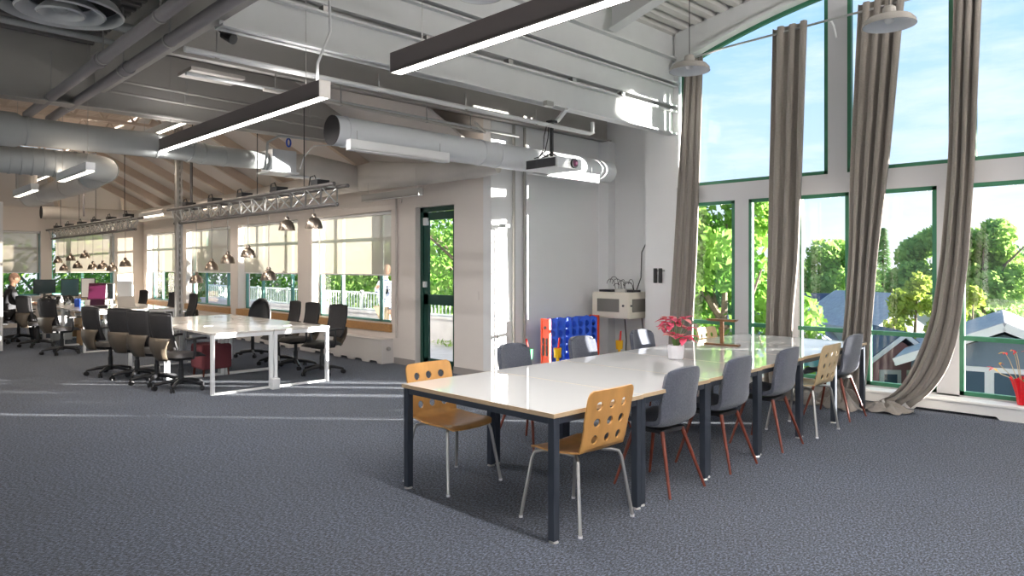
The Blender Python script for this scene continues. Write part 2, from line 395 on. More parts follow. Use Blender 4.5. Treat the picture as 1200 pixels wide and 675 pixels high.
# rafters on the slope
for i in range(9):
    y = 9.8+i*1.35
    m = MB(); m.beam((4.35, y, 4.22), (6.68, y, 3.05), .09, .2)
    struct(m.build('ceiling_rafter', 'deck_lamp_tint'), 'sloping rafter over the left hand windows', 'rafter')
for i in range(3):
    x = 2.2+i*1.6
    m = MB(); m.beam((x, 19.55, 4.22), (x+.8, 21.85, 3.05), .09, .2)
    struct(m.build('ceiling_rafter', 'deck_lamp_tint'), 'sloping rafter at the far end wall', 'rafter')

# steel girders (I sections running along X)
def ibeam(y, z0, z1, x0, x1, fw=.2, name='steel_beam', mat='beam_paint', label='', ft=.02):
    mb = MB(); mb.box(x0, x1, y-fw/2, y+fw/2, z0, z0+ft); mb.box(x0, x1, y-fw/2, y+fw/2, z1-ft, z1); mb.box(x0, x1, y-.012, y+.012, z0, z1)
    return struct(mb.build(name, mat), label, 'beam')
ibeam(5.68, 3.50, 3.84, 2.3, 8.95, .16, label='lowest white steel beam of the stacked girder')
ibeam(5.68, 3.90, 4.20, 2.3, 8.95, .16, label='middle white steel beam of the stacked girder')
ibeam(5.67, 4.23, 4.60, 2.3, 8.95, .2, label='top white steel beam of the stacked girder')
m = MB(); m.box(2.3, 8.95, 5.66, 5.70, 4.6, 5.05)
struct(m.build('trim_2', 'beam_paint'), 'closure plate above the stacked girder', 'beam')
for x in (3.2, 4.35, 5.5, 6.6, 7.6):
    m = MB(); m.box(x, x+.07, 5.62, 5.70, 3.84, 3.90)
    struct(m.build('beam_spacer', 'steel_grey'), 'small steel spacer between the stacked beams', 'spacer')
m = MB(); m.box(2.3, XL+2.6, 7.16, 7.2, 3.62, 4.5); m.box(2.3, 9.28, 7.07, 7.2, 3.62, 3.645)
struct(m.build('steel_beam', 'beam_beige'), 'deep beige steel girder over the back wall', 'beam')
m = MB(); m.box(-7, 6.75, 8.99, 9.03, 3.36, 4.9); m.box(-7, 6.75, 8.90, 9.12, 3.36, 3.38)
struct(m.build('steel_beam', 'beam_beige'), 'deep beige steel girder where the office hall begins', 'beam')
m = MB(); m.box(2.24, 2.30, 0, 9.0, 3.58, 4.2); m.box(2.20, 2.34, 0, 9.0, 3.56, 3.585)
struct(m.build('steel_beam', 'beam_beige'), 'steel beam running away at upper left beside the pipes', 'beam')
def diag(x, y0, y1, lab):
    m = MB(); ys = [y0+(y1-y0)*i/8 for i in range(9)]
    zb = lambda y: 4.60+.30*(5.6-y)-.02*(5.6-y)**2
    m.prism([(y, zb(y)) for y in ys]+[(y, zb(y)+.45) for y in reversed(ys)], x-.01, x+.01, 'x')
    m.prism([(y, zb(y)) for y in ys]+[(y, zb(y)+.02) for y in reversed(ys)], x-.09, x+.09, 'x')
    struct(m.build('steel_beam', 'beam_paint'), lab, 'beam')
diag(7.3, 5.55, 0, 'white rafter beam rising from the stacked girder near the window')
diag(4.9, 5.55, 0, 'white rafter beam rising from the stacked girder further left')
# open web joists in the hall
for k, y in enumerate((10.4, 12.6, 14.8, 17.0)):
    m = MB(); m.box(-6, 4.3, y-.03, y+.03, 3.9, 3.94); m.box(-6, 4.3, y-.03, y+.03, 4.28, 4.32)
    x = -2.0; up = True
    while x < 4.2:
        m.beam((x, y, 3.92 if up else 4.3), (x+.22, y, 4.3 if up else 3.92), .03, .03); x += .22; up = not up
    struct(m.build('roof_joist', 'deck_lamp_tint'), 'open web steel joist over the office hall', 'joist')

# skirting and conduits
m = MB(); m.box(XL-.015, XL, 8.95, 9.5, 0, .1); m.box(XL-.015, XL, 7.2, 8.0, 0, .1)
struct(m.build('baseboard_left', 'baseboard'), 'dark skirting beside the green door', 'baseboard')
m = MB(); m.box(XL, 9.28, YB-.015, YB, 0, .1)
struct(m.build('baseboard_back', 'baseboard'), 'dark skirting under the back wall', 'baseboard')

# door
d = bpy.data.objects.new('door_1', None); COL.objects.link(d); d.location = (XL+.10, 8.0, 0); struct(d, 'dark green glazed door to the terrace', 'door')
f = MB(); f.box(0, .08, 0, .07, 0, 2.5); f.box(0, .08, .88, .95, 0, 2.5); f.box(0, .08, 0, .95, 2.43, 2.5); f.build('door_frame', 'door_green', d)
f = MB(); f.box(.02, .06, .07, .17, .01, 2.42); f.box(.02, .06, .77, .88, .01, 2.42); f.box(.02, .06, .07, .88, .01, .14); f.box(.02, .06, .07, .88, 2.3, 2.42); f.box(.02, .06, .07, .88, .98, 1.14)
f.build('door_leaf', 'door_green', d)
for za, zb_ in ((.14, .98), (1.14, 2.3)): f = MB(); f.add([(.04, .17, za), (.04, .77, za), (.04, .77, zb_), (.04, .17, zb_)], [(0, 1, 2, 3)]); f.build('pane', 'glass', d)
f = MB(); f.box(-.02, .02, .80, .86, 1.25, 1.34); f.build('latch_box', 'fixture_white', d)
f = MB(); f.box(-.03, .02, .76, .84, 2.22, 2.34); f.build('door_sensor', 'fixture_white', d)

# left windows with shades, sills, muntins
def lwindow(n, a, b, far=False):
    e = bpy.data.objects.new('window_%d' % n, None); COL.objects.link(e)
    w = b-a
    z0, z1 = (.8, 2.5) if far else (.62, 2.5)
    if far: e.location = (a, YF+.16, 0); e.rotation_euler = (0, 0, -PI/2); 
    else: e.location = (XL+.18, a, 0)
    struct(e, 'teal framed window with a cream roller shade', 'window')
    # local: x outward, y along, z up (for far wall y->x flipped by rotation: along = +X uses y negative)
    sg = 1
    Y = (lambda v: v)
    f = MB(); t = .05
    f.box(0, .05, 0, w, z0, z0+t); f.box(0, .05, 0, w, z1-t, z1); f.box(0, .05, 0, t, z0, z1); f.box(0, .05, w-t, w, z0, z1)
    for q in (.22, .70) if not far else (.5,): f.box(0, .05, w*q-.03, w*q+.03, z0, z1)
    f.box(.0, .05, 0, w, 2.02, 2.08)
    f.build('window_frame', 'frame_teal', e)
    f = MB(); f.add([(.025, t, z0+t), (.025, w-t, z0+t), (.025, w-t, z1-t), (.025, t, z1-t)], [(0, 1, 2, 3)]); f.build('pane', 'glass', e)
    f = MB(); zb = 1.44 if not far else 1.42
    f.add([(-.07, .03, zb), (-.07, w-.10, zb), (-.07, w-.10, 2.47), (-.07, .03, 2.47)], [(0, 1, 2, 3)])
    f.build('roller_shade', 'shade', e)
    f = MB(); f.box(-.08, -.06, .03, w-.10, zb-.02, zb+.005); f.cyl((-.09, .02, 2.47), (-.09, w-.06, 2.47), .03, n=10); f.build('shade_bar', 'fixture_white', e)
    f = MB()
    if not far: f.box(-.20, 0, 0, w, .60, .635); f.box(-.215, -.18, -.03, w+.03, .50, .635)
    else: f.box(-.18, 0, 0, w, .78, .81)
    f.build('window_sill', 'sill_wood' if not far else 'sill_white', e, bevel=.005)
    return e
for i, (a, b) in enumerate(LW): lwindow(9+i, a, b)
def mirror_far(n, a, b):
    e = lwindow(n, a, b, True); e.rotation_euler = (0, 0, PI/2); e.location = (b, YF+.16, 0)
    return e
for i, (a, b) in enumerate(FWN): mirror_far(13+i, a, b)
struct(MB().box(XL-.02, XL, 9.3, 21.8, 2.6, 2.66).build('trim_3', 'wall_warm'), 'thin ledge line above the left hand windows', 'trim')

# ------------------------------------------------------------------ convectors / radiator covers
def cover(name, L, depth, h, mat, label, loc, rz, notch=.5, top_t=.02, nh=.04):
    t = thing(name, label, 'radiator', loc, rz)
    poly = [(0, 0)]
    n = int(L/notch)
    for i in range(n):
        a = i*notch+.12; b = (i+1)*notch-.08
        poly += [(a, 0), (a+.03, nh), (b-.03, nh), (b, 0)]
    poly += [(L, 0), (L, h-top_t), (0, h-top_t)]
    m = MB(); m.prism(poly, 0, .02, 'x'); m.box(.02, depth, 0, .02, 0, h-top_t); m.box(.02, depth, L-.02, L, 0, h-top_t)
    m.build('front_panel', mat, t)
    m = MB(); m.box(-.015, depth, -.01, L+.01, h-top_t, h); m.build('cover_top', 'sill_white' if mat == 'sill_white' else mat, t, bevel=.006)
    return t
cover('radiator_cover', 4.9, .22, .16, 'sill_white', 'long low white convector cover under the tall windows', (8.635, .5, 0), 0, 1.0, .03, .03)
for i, (a, b) in enumerate(LW):
    lab = ['beige radiator cover under the shaded window nearest the green door', 'beige radiator cover under the second shaded window from the door',
           'beige radiator cover under the third shaded window from the door', 'beige radiator cover under the shaded window by the far corner'][i]
    t = cover('radiator_cover', b-a+.1, .22, .40, 'radiator', lab, (XL-.22, a-.05, 0), 0, .45)
    if i == 0:
        m = MB(); m.lathe([(0, 0), (.03, 0), (.035, .03), (.028, .05), (0, .05)], (0, 0, 0), 14)
        for v in range(len(m.v)): x, y, z = m.v[v]; m.v[v] = (.12+x, -z, .24+y)
        m.build('valve_knob', 'steel_grey', t)
# ------------------------------------------------------------------ curtains
def curtain(name, label, rows, folds, amp, pool=None, seed=0):
    """rows: (z, x, yhi, ylo) from top to bottom; a pleated sheet lofted through them"""
    r = random.Random(seed); n = folds*10
    t = thing(name, label, 'curtain', (rows[0][1], (rows[0][2]+rows[0][3])/2, 0), 0, 'floor length curtains at the tall windows')
    ox, oy = t.location.x, t.location.y
    # resample rows
    rs = []
    for i in range(len(rows)-1):
        a, b = rows[i], rows[i+1]; k = max(1, int(abs(a[0]-b[0])/.12)+1)
        if math.dist(a[:2], b[:2]) > .3 and abs(a[0]-b[0]) < .1: k = 5
        for j in range(k): rs.append(tuple(a[q]+(b[q]-a[q])*j/k for q in range(4)))
    rs.append(rows[-1])
    # smooth
    for _ in range(3):
        rs = [rs[0]]+[tuple((rs[i-1][q]+2*rs[i][q]+rs[i+1][q])/4 for q in range(4)) for i in range(1, len(rs)-1)]+[rs[-1]]
    ph = [r.uniform(-.5, .5) for _ in range(folds+1)]
    vs = []
    for i, (z, x, yh, yl) in enumerate(rs):
        for k in range(n+1):
            u = k/n; a = u*folds*2*PI
            w = math.sin(a+ph[int(u*folds)]*.5*math.sin(i*.06))
            s_ = amp*(.75+.35*math.sin(i*.09+u*5+seed))
            y = yh+(yl-yh)*u+.015*math.sin(a*2+i*.05)
            vs.append((x+w*s_-ox, y-oy, z+(w*.0 if z > .1 else .02+.5*amp*w)))
    m = MB(); fs = [(i*(n+1)+k, i*(n+1)+k+1, (i+1)*(n+1)+k+1, (i+1)*(n+1)+k) for i in range(len(rs)-1) for k in range(n)]
    m.add(vs, fs); m.build('fabric', 'curtain', t, smooth=True, solid=.006)
    if pool:
        m = MB(); px, py, rx, ry, h = pool; nn = 40
        vs = [(px-ox, py-oy, h)]
        R_ = 7
        for j in range(1, R_+1):
            for k in range(nn):
                a = 2*PI*k/nn; q = j/R_
                rr = 1+.18*math.sin(3*a+seed)+.1*math.sin(7*a)
                zz = h*(1-q**2)*(1+.5*math.sin(5*a+6*q+seed)) + .018+.014*math.sin(9*a+9*q)
                vs.append((px-ox+rx*q*rr*math.cos(a), py-oy+ry*q*rr*math.sin(a), max(.006, zz)))
        fs = [(0, 1+k, 1+(k+1) % nn) for k in range(nn)]
        for j in range(R_-1):
            for k in range(nn): fs.append((1+j*nn+k, 1+(j+1)*nn+k, 1+(j+1)*nn+(k+1) % nn, 1+j*nn+(k+1) % nn))
        m.add(vs, fs); m.build('pooled_hem', 'curtain', t, smooth=True)
    return t
curtain('curtain', 'straight grey-brown curtain hanging against the white corner column', [(4.52, 8.84, 5.42, 5.14), (2.93, 8.84, 5.52, 5.18), (1.72, 8.84, 5.60, 5.22), (.82, 8.83, 5.66, 5.27), (.03, 8.80, 5.68, 5.28)], 3, .028, seed=1)
curtain('curtain', 'second curtain from the left, taupe, bunched on the carpet behind the table', [(4.62, 8.72, 4.07, 3.63), (2.81, 8.68, 4.09, 3.66), (1.71, 8.62, 4.08, 3.67), (.79, 8.55, 4.07, 3.73), (.3, 8.45, 4.05, 3.65), (.03, 8.35, 4.0, 3.5)], 3, .065, (8.25, 3.6, .28, .42, .12), seed=2)
curtain('curtain', 'third curtain from the left, wide grey-brown folds behind the last grey chair', [(4.66, 8.72, 3.03, 2.53), (3.71, 8.70, 3.06, 2.6), (2.71, 8.66, 3.09, 2.67), (1.7, 8.60, 3.08, 2.77), (.8, 8.52, 3.11, 2.81), (.3, 8.42, 3.17, 2.82), (.04, 8.3, 3.2, 2.85)], 4, .065, (8.2, 3.05, .25, .3, .14), seed=3)
curtain('curtain', 'long curtain at right sweeping sideways into a puddle on the carpet', [(4.66, 8.70, 2.04, 1.78), (3.53, 8.68, 2.06, 1.82), (2.61, 8.65, 2.08, 1.84), (1.69, 8.60, 2.13, 1.88), (.95, 8.55, 2.22, 1.94), (.52, 8.50, 2.36, 2.02), (.28, 8.45, 2.46, 2.15), (.14, 8.42, 2.56, 2.25), (.07, 8.38, 2.68, 2.35)], 3, .06, (8.28, 2.62, .16, .30, .06), seed=4)
curtain('curtain', 'tied back curtain just touching the top right corner', [(4.62, 8.70, 1.36, .85), (4.1, 8.70, 1.15, .65), (2.6, 8.68, .72, .1), (.03, 8.62, .5, -.1)], 4, .05, seed=5)
m = MB(); rod = [(8.70, 5.45, 4.47), (8.72, 4.7, 4.53), (8.72, 3.4, 4.56), (8.72, 2.2, 4.58), (8.72, -.7, 4.56)]
m.tube(rod, .014, 10)
rodo = thing('curtain_rod', 'slim grey curtain rod across the tall windows', 'curtain rod', (8.72, 3.4, 4.5))
for v in range(len(m.v)): a = m.v[v]; m.v[v] = (a[0]-8.72, a[1]-3.4, a[2]-4.5)
m.build('rod', 'steel', rodo, smooth=True)
for y in (5.3, 3.34, 2.0):
    m = MB(); m.tube([(0, y-3.4, .04), (.08, y-3.4, .0), (.16, y-3.4, -.12)], .012, 8); m.build('bracket', 'fixture_white', rodo)

# ------------------------------------------------------------------ meeting tables (six modules end to end)
def make_table():
    t = thing('meeting_table', '', 'table', (0, 0, 0), 0, 'white meeting tables joined in a row')
    W_, L_ = .865, 1.45
    m = MB(); m.box(-W_/2, W_/2, -L_/2, L_/2, .722, .742); m.build('tabletop', 'table_white', t, bevel=.0015)
    m = MB(); e = .004
    for a in ((-W_/2-e, W_/2+e, -L_/2-e, -L_/2), (-W_/2-e, W_/2+e, L_/2, L_/2+e), (-W_/2-e, -W_/2, -L_/2, L_/2), (W_/2, W_/2+e, -L_/2, L_/2)): m.box(*a, .716, .7415)
    m.build('wooden_edge', 'edge_ply', t)
    m = MB(); q = .012
    m.box(-W_/2+q, W_/2-q, -L_/2+q, -L_/2+q+.03, .675, .716); m.box(-W_/2+q, W_/2-q, L_/2-q-.03, L_/2-q, .675, .716)
    m.box(-W_/2+q, -W_/2+q+.03, -L_/2+q, L_/2-q, .675, .716); m.box(W_/2-q-.03, W_/2-q, -L_/2+q, L_/2-q, .675, .716)
    m.build('apron', 'table_leg', t)
    for sx in (-1, 1):
        for sy in (-1, 1):
            cx, cy = sx*(W_/2-.03), sy*(L_/2-.03)
            m = MB(); m.box(cx-.024, cx+.024, cy-.024, cy+.024, .012, .716); l = m.build('leg', 'table_leg', t, bevel=.003)
            m = MB(); m.cyl((cx, cy, 0), (cx, cy, .014), .03, .022, 12); m.build('foot', 'steel', l)
    return t
tb = make_table()
tlabs = ['white gloss table at the near end of the row, between two orange plywood chairs', 'second white gloss table from the near end of the row, seam on both sides',
         'third white gloss table of the row, just short of the potted plant', 'fourth white gloss table of the row, with the pink potted plant standing on it',
         'fifth white gloss table of the row, carrying the small wooden I shaped stand', 'last white gloss table of the row, nearest the windows and curtains']
for i in range(6):
    x = 2.965+.44+.875*i; y = 3.395+[0, .015, .035, .055, .075, .10][i]
    if i == 0: tb.location = (x, y, 0); tb['label'] = tlabs[0]
    else: dup(tb, (x, y, 0), 0, tlabs[i])

# ------------------------------------------------------------------ perforated plywood chair
def holed_sheet(nx, ny, cw, ch, r, mp, mx=0, mt=0, mb_=0, seg=16):
    """flat sheet with nx x ny round holes, mapped by mp(u, v)"""
    m = MB(); S4 = seg//4
    for j in range(ny):
        for i in range(nx):
            cx, cy = (i+.5-nx/2)*cw, (j+.5)*ch+mb_
            sq = []; ci = []
            for k in range(seg):
                a = 2*PI*(k+.5*0)/seg-PI*.75
                c, s = math.cos(a), math.sin(a); q = 1/max(abs(c), abs(s))
                sq.append((cx+c*q*cw/2, cy+s*q*ch/2)); ci.append((cx+c*r, cy+s*r))
            vs = [mp(*p) for p in sq]+[mp((p[0]+2*q[0])/3, (p[1]+2*q[1])/3) for p, q in zip(sq, ci)]+[mp(*p) for p in ci]
            fs = [(k, (k+1) % seg, seg+(k+1) % seg, seg+k) for k in range(seg)]+[(seg+k, seg+(k+1) % seg, 2*seg+(k+1) % seg, 2*seg+k) for k in range(seg)]
            m.add(vs, fs)
    def strip(x0, x1, y0, y1, nxx, nyy):
        vs = [mp(x0+(x1-x0)*a/nxx, y0+(y1-y0)*b/nyy) for b in range(nyy+1) for a in range(nxx+1)]
        m.add(vs, [(b*(nxx+1)+a, b*(nxx+1)+a+1, (b+1)*(nxx+1)+a+1, (b+1)*(nxx+1)+a) for b in range(nyy) for a in range(nxx)])
    X0, X1 = -nx*cw/2, nx*cw/2; Y0, Y1 = mb_, mb_+ny*ch
    if mb_: strip(X0-mx, X1+mx, 0, Y0, 12, 14)
    if mt: strip(X0-mx, X1+mx, Y1, Y1+mt, 12, 4)
    if mx: strip(X0-mx, X0, Y0, Y1, 2, 12); strip(X1, X1+mx, Y0, Y1, 2, 12)
    return m
def make_ply(mat='ply'):
    t = thing('plywood_chair', '', 'chair', group='perforated plywood chairs')
    # profile length s: 0 = seat front edge, up the back
    def prof(s):
        # seat from y=.23 to -.13 (z .445), bend radius .07, back leaning
        L1 = .36; Rb = .09; th = math.radians(78)
        if s < L1: 
            dz = -.03*(1-min(1, s/.08))**2 - .012*math.sin(PI*s/L1)
            return (.22-s, .455+dz)
        a = (s-L1)/Rb
        if a < th: return (.22-L1-Rb*math.sin(a), .455+Rb*(1-math.cos(a)))
        b = s-L1-Rb*th
        return (.22-L1-Rb*math.sin(th)-b*math.cos(th), .455+Rb*(1-math.cos(th))+b*math.sin(th))
    tot_s = .36+.09*math.radians(78)+.33
    H0 = tot_s-.045-3*.105
    def mp(u, v):
        s = v; k = 1.0
        for s_, lim in ((s, .05), (tot_s-s, .06)):   # round the corners
            if s_ < lim: k = min(k, 1-.16*(1-math.sqrt(max(0, 1-(1-s_/lim)**2))))
        w = 1+.04*math.sin(PI*min(1, s/.4))
        if .36 < s < .6: k *= 1-.03
        y, z = prof(s); x = u*k*w
        return (x, y+.35*x*x*(1 if s > .45 else 0), z+(.25*x*x if s < .42 else 0))
    m = holed_sheet(3, 3, .118, .105, .0285, mp, mx=.043, mt=.045, mb_=H0)
    o = m.build('seat_shell', mat, t, smooth=True, solid=.011, weld=True); md = o.modifiers.new('n', 'EDGE_SPLIT'); md.split_angle = .8
    for sx in (-1, 1):
        for fr in (1, -1):
            x0, y0 = sx*.13, fr*.10; xf, yf = sx*.255, .245*fr if fr > 0 else -.24
            m = MB(); kx, ky = sx*.20, fr*.175
            pts = [(x0, y0, .425), (kx-sx*.03, ky-fr*.03, .425), (kx, ky, .415), (kx+sx*.012, ky+fr*.012, .38), (xf, yf, .01)]
            m.tube(pts, .0115, 10); l = m.build('leg', 'steel_grey', t, smooth=SM)
            m = MB(); m.cyl((xf, yf, 0), (xf, yf, .014), .014, n=10); m.build('foot', 'pot_white', l)
    m = MB(); m.tube([(-.13, .1, .425), (-.13, -.1, .425)], .0115); m.tube([(.13, .1, .425), (.13, -.1, .425)], .0115); m.box(-.13, .13, -.02, .02, .418, .428)
    m.build('seat_frame', 'steel_grey', t)
    return t
pc = make_ply(); pc.location = (3.41, 2.87, 0); pc['label'] = 'perforated orange plywood chair in the foreground, its back to the camera'
dup(pc, (3.33, 3.995, 0), PI+.03, 'orange plywood chair at the far left corner of the near table, facing the camera')
pp = make_ply('ply_pale'); pp.location = (6.79, 2.87, 0); pp['label'] = 'pale perforated plywood chair between two grey chairs near the window end'
dup(pp, (7.60, 4.10, 0), PI, 'pale plywood chair on the far side of the table behind the wooden stand')

# ------------------------------------------------------------------ grey upholstered chair
def make_grey():
    t = thing('upholstered_chair', '', 'chair', group='grey upholstered chairs round the meeting table')
    prof = [(.235, .43), (.20, .462), (.10, .452), (.0, .442), (-.09, .444), (-.155, .470), (-.195, .53), (-.215, .62), (-.232, .72), (-.250, .82), (-.257, .878)]
    wid = [.185, .21, .218, .222, .222, .22, .218, .215, .212, .206, .178]
    nu = 12; rows = []
    # refine profile by Catmull-Rom
    P = []
    for i in range(len(prof)-1):
        p = [prof[max(0, i-1)]+(wid[max(0, i-1)],), prof[i]+(wid[i],), prof[i+1]+(wid[i+1],), prof[min(len(prof)-1, i+2)]+(wid[min(len(prof)-1, i+2)],)]
        for j in range(4):
            q = j/4
            P.append(tuple(.5*(2*p[1][k]+(p[2][k]-p[0][k])*q+(2*p[0][k]-5*p[1][k]+4*p[2][k]-p[3][k])*q*q+(-p[0][k]+3*p[1][k]-3*p[2][k]+p[3][k])*q**3) for k in range(3)))
    P.append(prof[-1]+(wid[-1],))
    vs = []
    for i, (y, z, w) in enumerate(P):
        f = i/(len(P)-1)
        for k in range(nu+1):
            u = 2*k/nu-1
            cup = (abs(u)**3)
            if f < .5: vs.append((u*w, y, z+.028*cup*min(1, f*6)))
            else:
                g = min(1, (f-.45)*4)
                vs.append((u*w, y+.045*cup*g, z+.028*cup*(1-g) - (.018*u**4 if f > .97 else 0)))
    m = MB(); m.add(vs, [(i*(nu+1)+k, i*(nu+1)+k+1, (i+1)*(nu+1)+k+1, (i+1)*(nu+1)+k) for i in range(len(P)-1) for k in range(nu)])
    o = m.build('seat_shell', 'chair_grey', t, smooth=True, solid=.034, off=-1)
    md = o.modifiers.new('b', 'BEVEL'); md.width = .012; md.segments = 3; md.limit_method = 'ANGLE'; md.angle_limit = 1.0
    m = MB(); m.box(-.13, .13, -.12, .14, .405, .432); m.build('seat_frame', 'black', t)
    for sx in (-1, 1):
        for (ya, yb) in ((.13, .24), (-.11, -.24)):
            m = MB(); m.cyl((sx*.12, ya, .42), (sx*.215, yb, 0), .0155, .0095, 12); m.build('leg', 'chair_leg_wood', t, smooth=SM)
    return t
gc = make_grey()
G1 = [(4.33, 2.87, -.03, 'nearest grey upholstered chair with dark red legs, right of the foreground plywood chair'),
      (5.14, 2.87, 0, 'second grey upholstered chair along the near side of the table'),
      (6.02, 2.87, .02, 'third grey upholstered chair along the near side, just before the pale plywood chair'),
      (7.66, 2.90, -.02, 'grey upholstered chair nearest the windows, beyond the pale plywood chair')]
G2 = [(4.50, 4.33, PI+.03, 'grey chair on the far side of the table, leftmost, in front of the wall conduits'),
      (5.46, 4.33, PI, 'grey chair on the far side of the table, in front of the blue game board'),
      (6.48, 4.33, PI-.03, 'grey chair on the far side of the table, below the cream equipment cabinet')]
for i, (x, y, rz, lab) in enumerate(G1+G2):
    if i == 0: gc.location = (x, y, 0); gc.rotation_euler.z = rz; gc['label'] = lab
    else: dup(gc, (x, y, 0), rz, lab)

# ------------------------------------------------------------------ things on the meeting table
t = thing('potted_plant', 'pink leaved plant in a white faceted pot on the meeting table', 'plant', (5.50, 3.47, .7425))
m = MB(); m.lathe([(0, 0), (.058, 0), (.068, .015), (.076, .10), (.076, .13), (.066, .13), (.064, .11), (0, .11)], n=8); m.build('pot', 'pot_white', t, bevel=.004)
m = MB(); r = random.Random(3); st = MB(); tips = []
for k in range(20):
    a = k*2.4; q = .03+.085*r.random(); h = .18+.20*r.random()
    p = (q*math.cos(a), q*math.sin(a), h); st.tube([(.01*math.cos(a), .01*math.sin(a), .1), (p[0]*.5, p[1]*.5, .1+(h-.1)*.6), p], .003, 6); tips.append((p, a))
st.build('stems', 'stem_green', t)
def leaf(mb, p, d, L, W_, droop=.3, up=(0, 0, 1)):
    p = Vector(p); d = Vector(d).normalized(); s = d.cross(Vector(up)).normalized(); n = s.cross(d)
    vs = []
    for i in range(7):
        f = i/6; w = W_*math.sin(PI*min(1, f*.95+.04))**.8*(1-.3*f); c = p+d*L*f-n*droop*L*f*f
        vs += [c-s*w/2+n*.15*w, c, c+s*w/2+n*.15*w]
    mb.add(vs, [f for i in range(6) for f in ((3*i, 3*i+1, 3*i+4, 3*i+3), (3*i+1, 3*i+2, 3*i+5, 3*i+4))])
pl = MB()
for k, (p, a) in enumerate(tips):
    for j in range(3):
        b = a+(j-1)*1.2+r.uniform(-.3, .3); d = (math.cos(b), math.sin(b), r.uniform(-.3, .9))
        leaf(m if (k+j) % 4 else pl, p, d, r.uniform(.07, .11), r.uniform(.055, .08), .35)
m.build('pink_leaves', 'leaf_pink', t, solid=.001, smooth=True); pl.build('pale_leaves', 'leaf_pale', t, solid=.001, smooth=True)

t = thing('wooden_stand', 'small dark wooden I shaped stand on the meeting table', 'stand', (6.82, 3.74, .7425), .08)
m = MB(); m.box(-.035, .035, -.19, .19, 0, .018); m.build('base_bar', 'stand_wood', t, bevel=.003)
m = MB(); m.box(-.012, .012, -.018, .018, .018, .255); m.build('post', 'stand_wood', t, bevel=.002)
m = MB(); m.prism([(-.15, .255), (.15, .255), (.17, .278), (-.17, .278)], -.035, .035, 'x'); m.build('top_bar', 'stand_wood', t, bevel=.002)

# ------------------------------------------------------------------ giant four in a row game by the wall
t = thing('game_board', 'giant blue grid board with round holes and orange ends, standing by the white wall', 'game', (7.98, 6.83, 0))
cw = .152; ch = .115
def panel(y):
    def mp(u, v):
        q = (abs(((u/cw+.5) % 1)-.5) if True else 0)
        z = .09+v - (0 if v < 6*ch else (v-6*ch)*0)
        if v > 6*ch: z = .09+6*ch+(v-6*ch)*(math.sqrt(max(0, 1-(2*abs(((u/cw+.5) % 1)-.5))**2*.9)))
        return (u, y+.012*math.cos(2*PI*u/cw), z)
    return mp
for nm, y in (('front_grid', -.055), ('back_grid', .055)):
    m = holed_sheet(7, 6, cw, ch, .047, panel(y), mt=.05, seg=20)
    m.build(nm, 'blue_plastic', t, solid=.008, weld=True)
m = MB()
for i in range(8): m.box(-3.5*cw+i*cw-.006, -3.5*cw+i*cw+.006, -.055, .055, .09, .09+6*ch)
m.build('dividers', 'blue_plastic', t)
for sx, nm in ((-1, 'end_panel'), (1, 'end_panel')):
    x = sx*(3.5*cw+.02); m = MB()
    m.box(x-.022, x+.022, -.085, -.055, 0, .83); m.box(x-.022, x+.022, .055, .085, 0, .83); m.box(x-.022, x+.022, -.055, .055, .80, .83); m.box(x-.014, x+.014, -.06, .06, 0, .80)
    for z in (.25, .45): m.box(x+sx*.005-.022, x+sx*.005+.022, -.04, .04, z, z+.012)
    e = m.build(nm, 'orange_plastic', t, bevel=.006)
    h = MB(); h.cyl((x-.026, 0, .70), (x+.026, 0, .70), .022, n=14); h.cyl((x-.026, 0, .12), (x+.026, 0, .12), .022, n=14); h.box(x-.025, x+.025, -.045, -.02, .3, .55); h.box(x-.025, x+.025, .02, .045, .3, .55)
    h.build('grip_slot', 'vent_black', e)
m = MB(); m.box(-3.5*cw, 3.5*cw, -.07, .07, .06, .095); m.build('release_bar', 'orange_plastic', t)
# toy rocket pegs: coloured beakers with red sticks
def beaker(x, y, label, mat, z=0, lean=.2):
    t = thing('ring_toss_peg', label, 'toy', (x, y, z))
    m = MB(); m.box(-.2, .2, -.02, .02, 0, .03); m.box(-.02, .02, -.2, .2, 0, .03); m.build('cross_base', 'yellow_plastic' if mat == 'yellow_plastic' else mat, t)
    m = MB(); m.cyl((0, 0, .03), (0, 0, .34), .022, n=12); m.build('post', mat, t)
    m = MB(); m.lathe([(0, .33), (.05, .33), (.056, .46), (.048, .46), (.044, .36), (0, .36)], n=16); m.build('cup', mat, t, smooth=SM)
    m = MB(); m.cyl((0, 0, .36), (lean*.25, 0, .60), .017, .013, n=10); m.build('stick', 'red_plastic', t)
beaker(7.22, 6.42, 'yellow cup with a red stick before the left part of the blue board', 'yellow_plastic', lean=.15)
beaker(8.62, 6.42, 'yellow cup with a red stick right of the blue game board', 'yellow_plastic', lean=.15)
beaker(6.86, 6.62, 'green cup with a red stick left of the blue game board', 'green_plastic', lean=-.2)

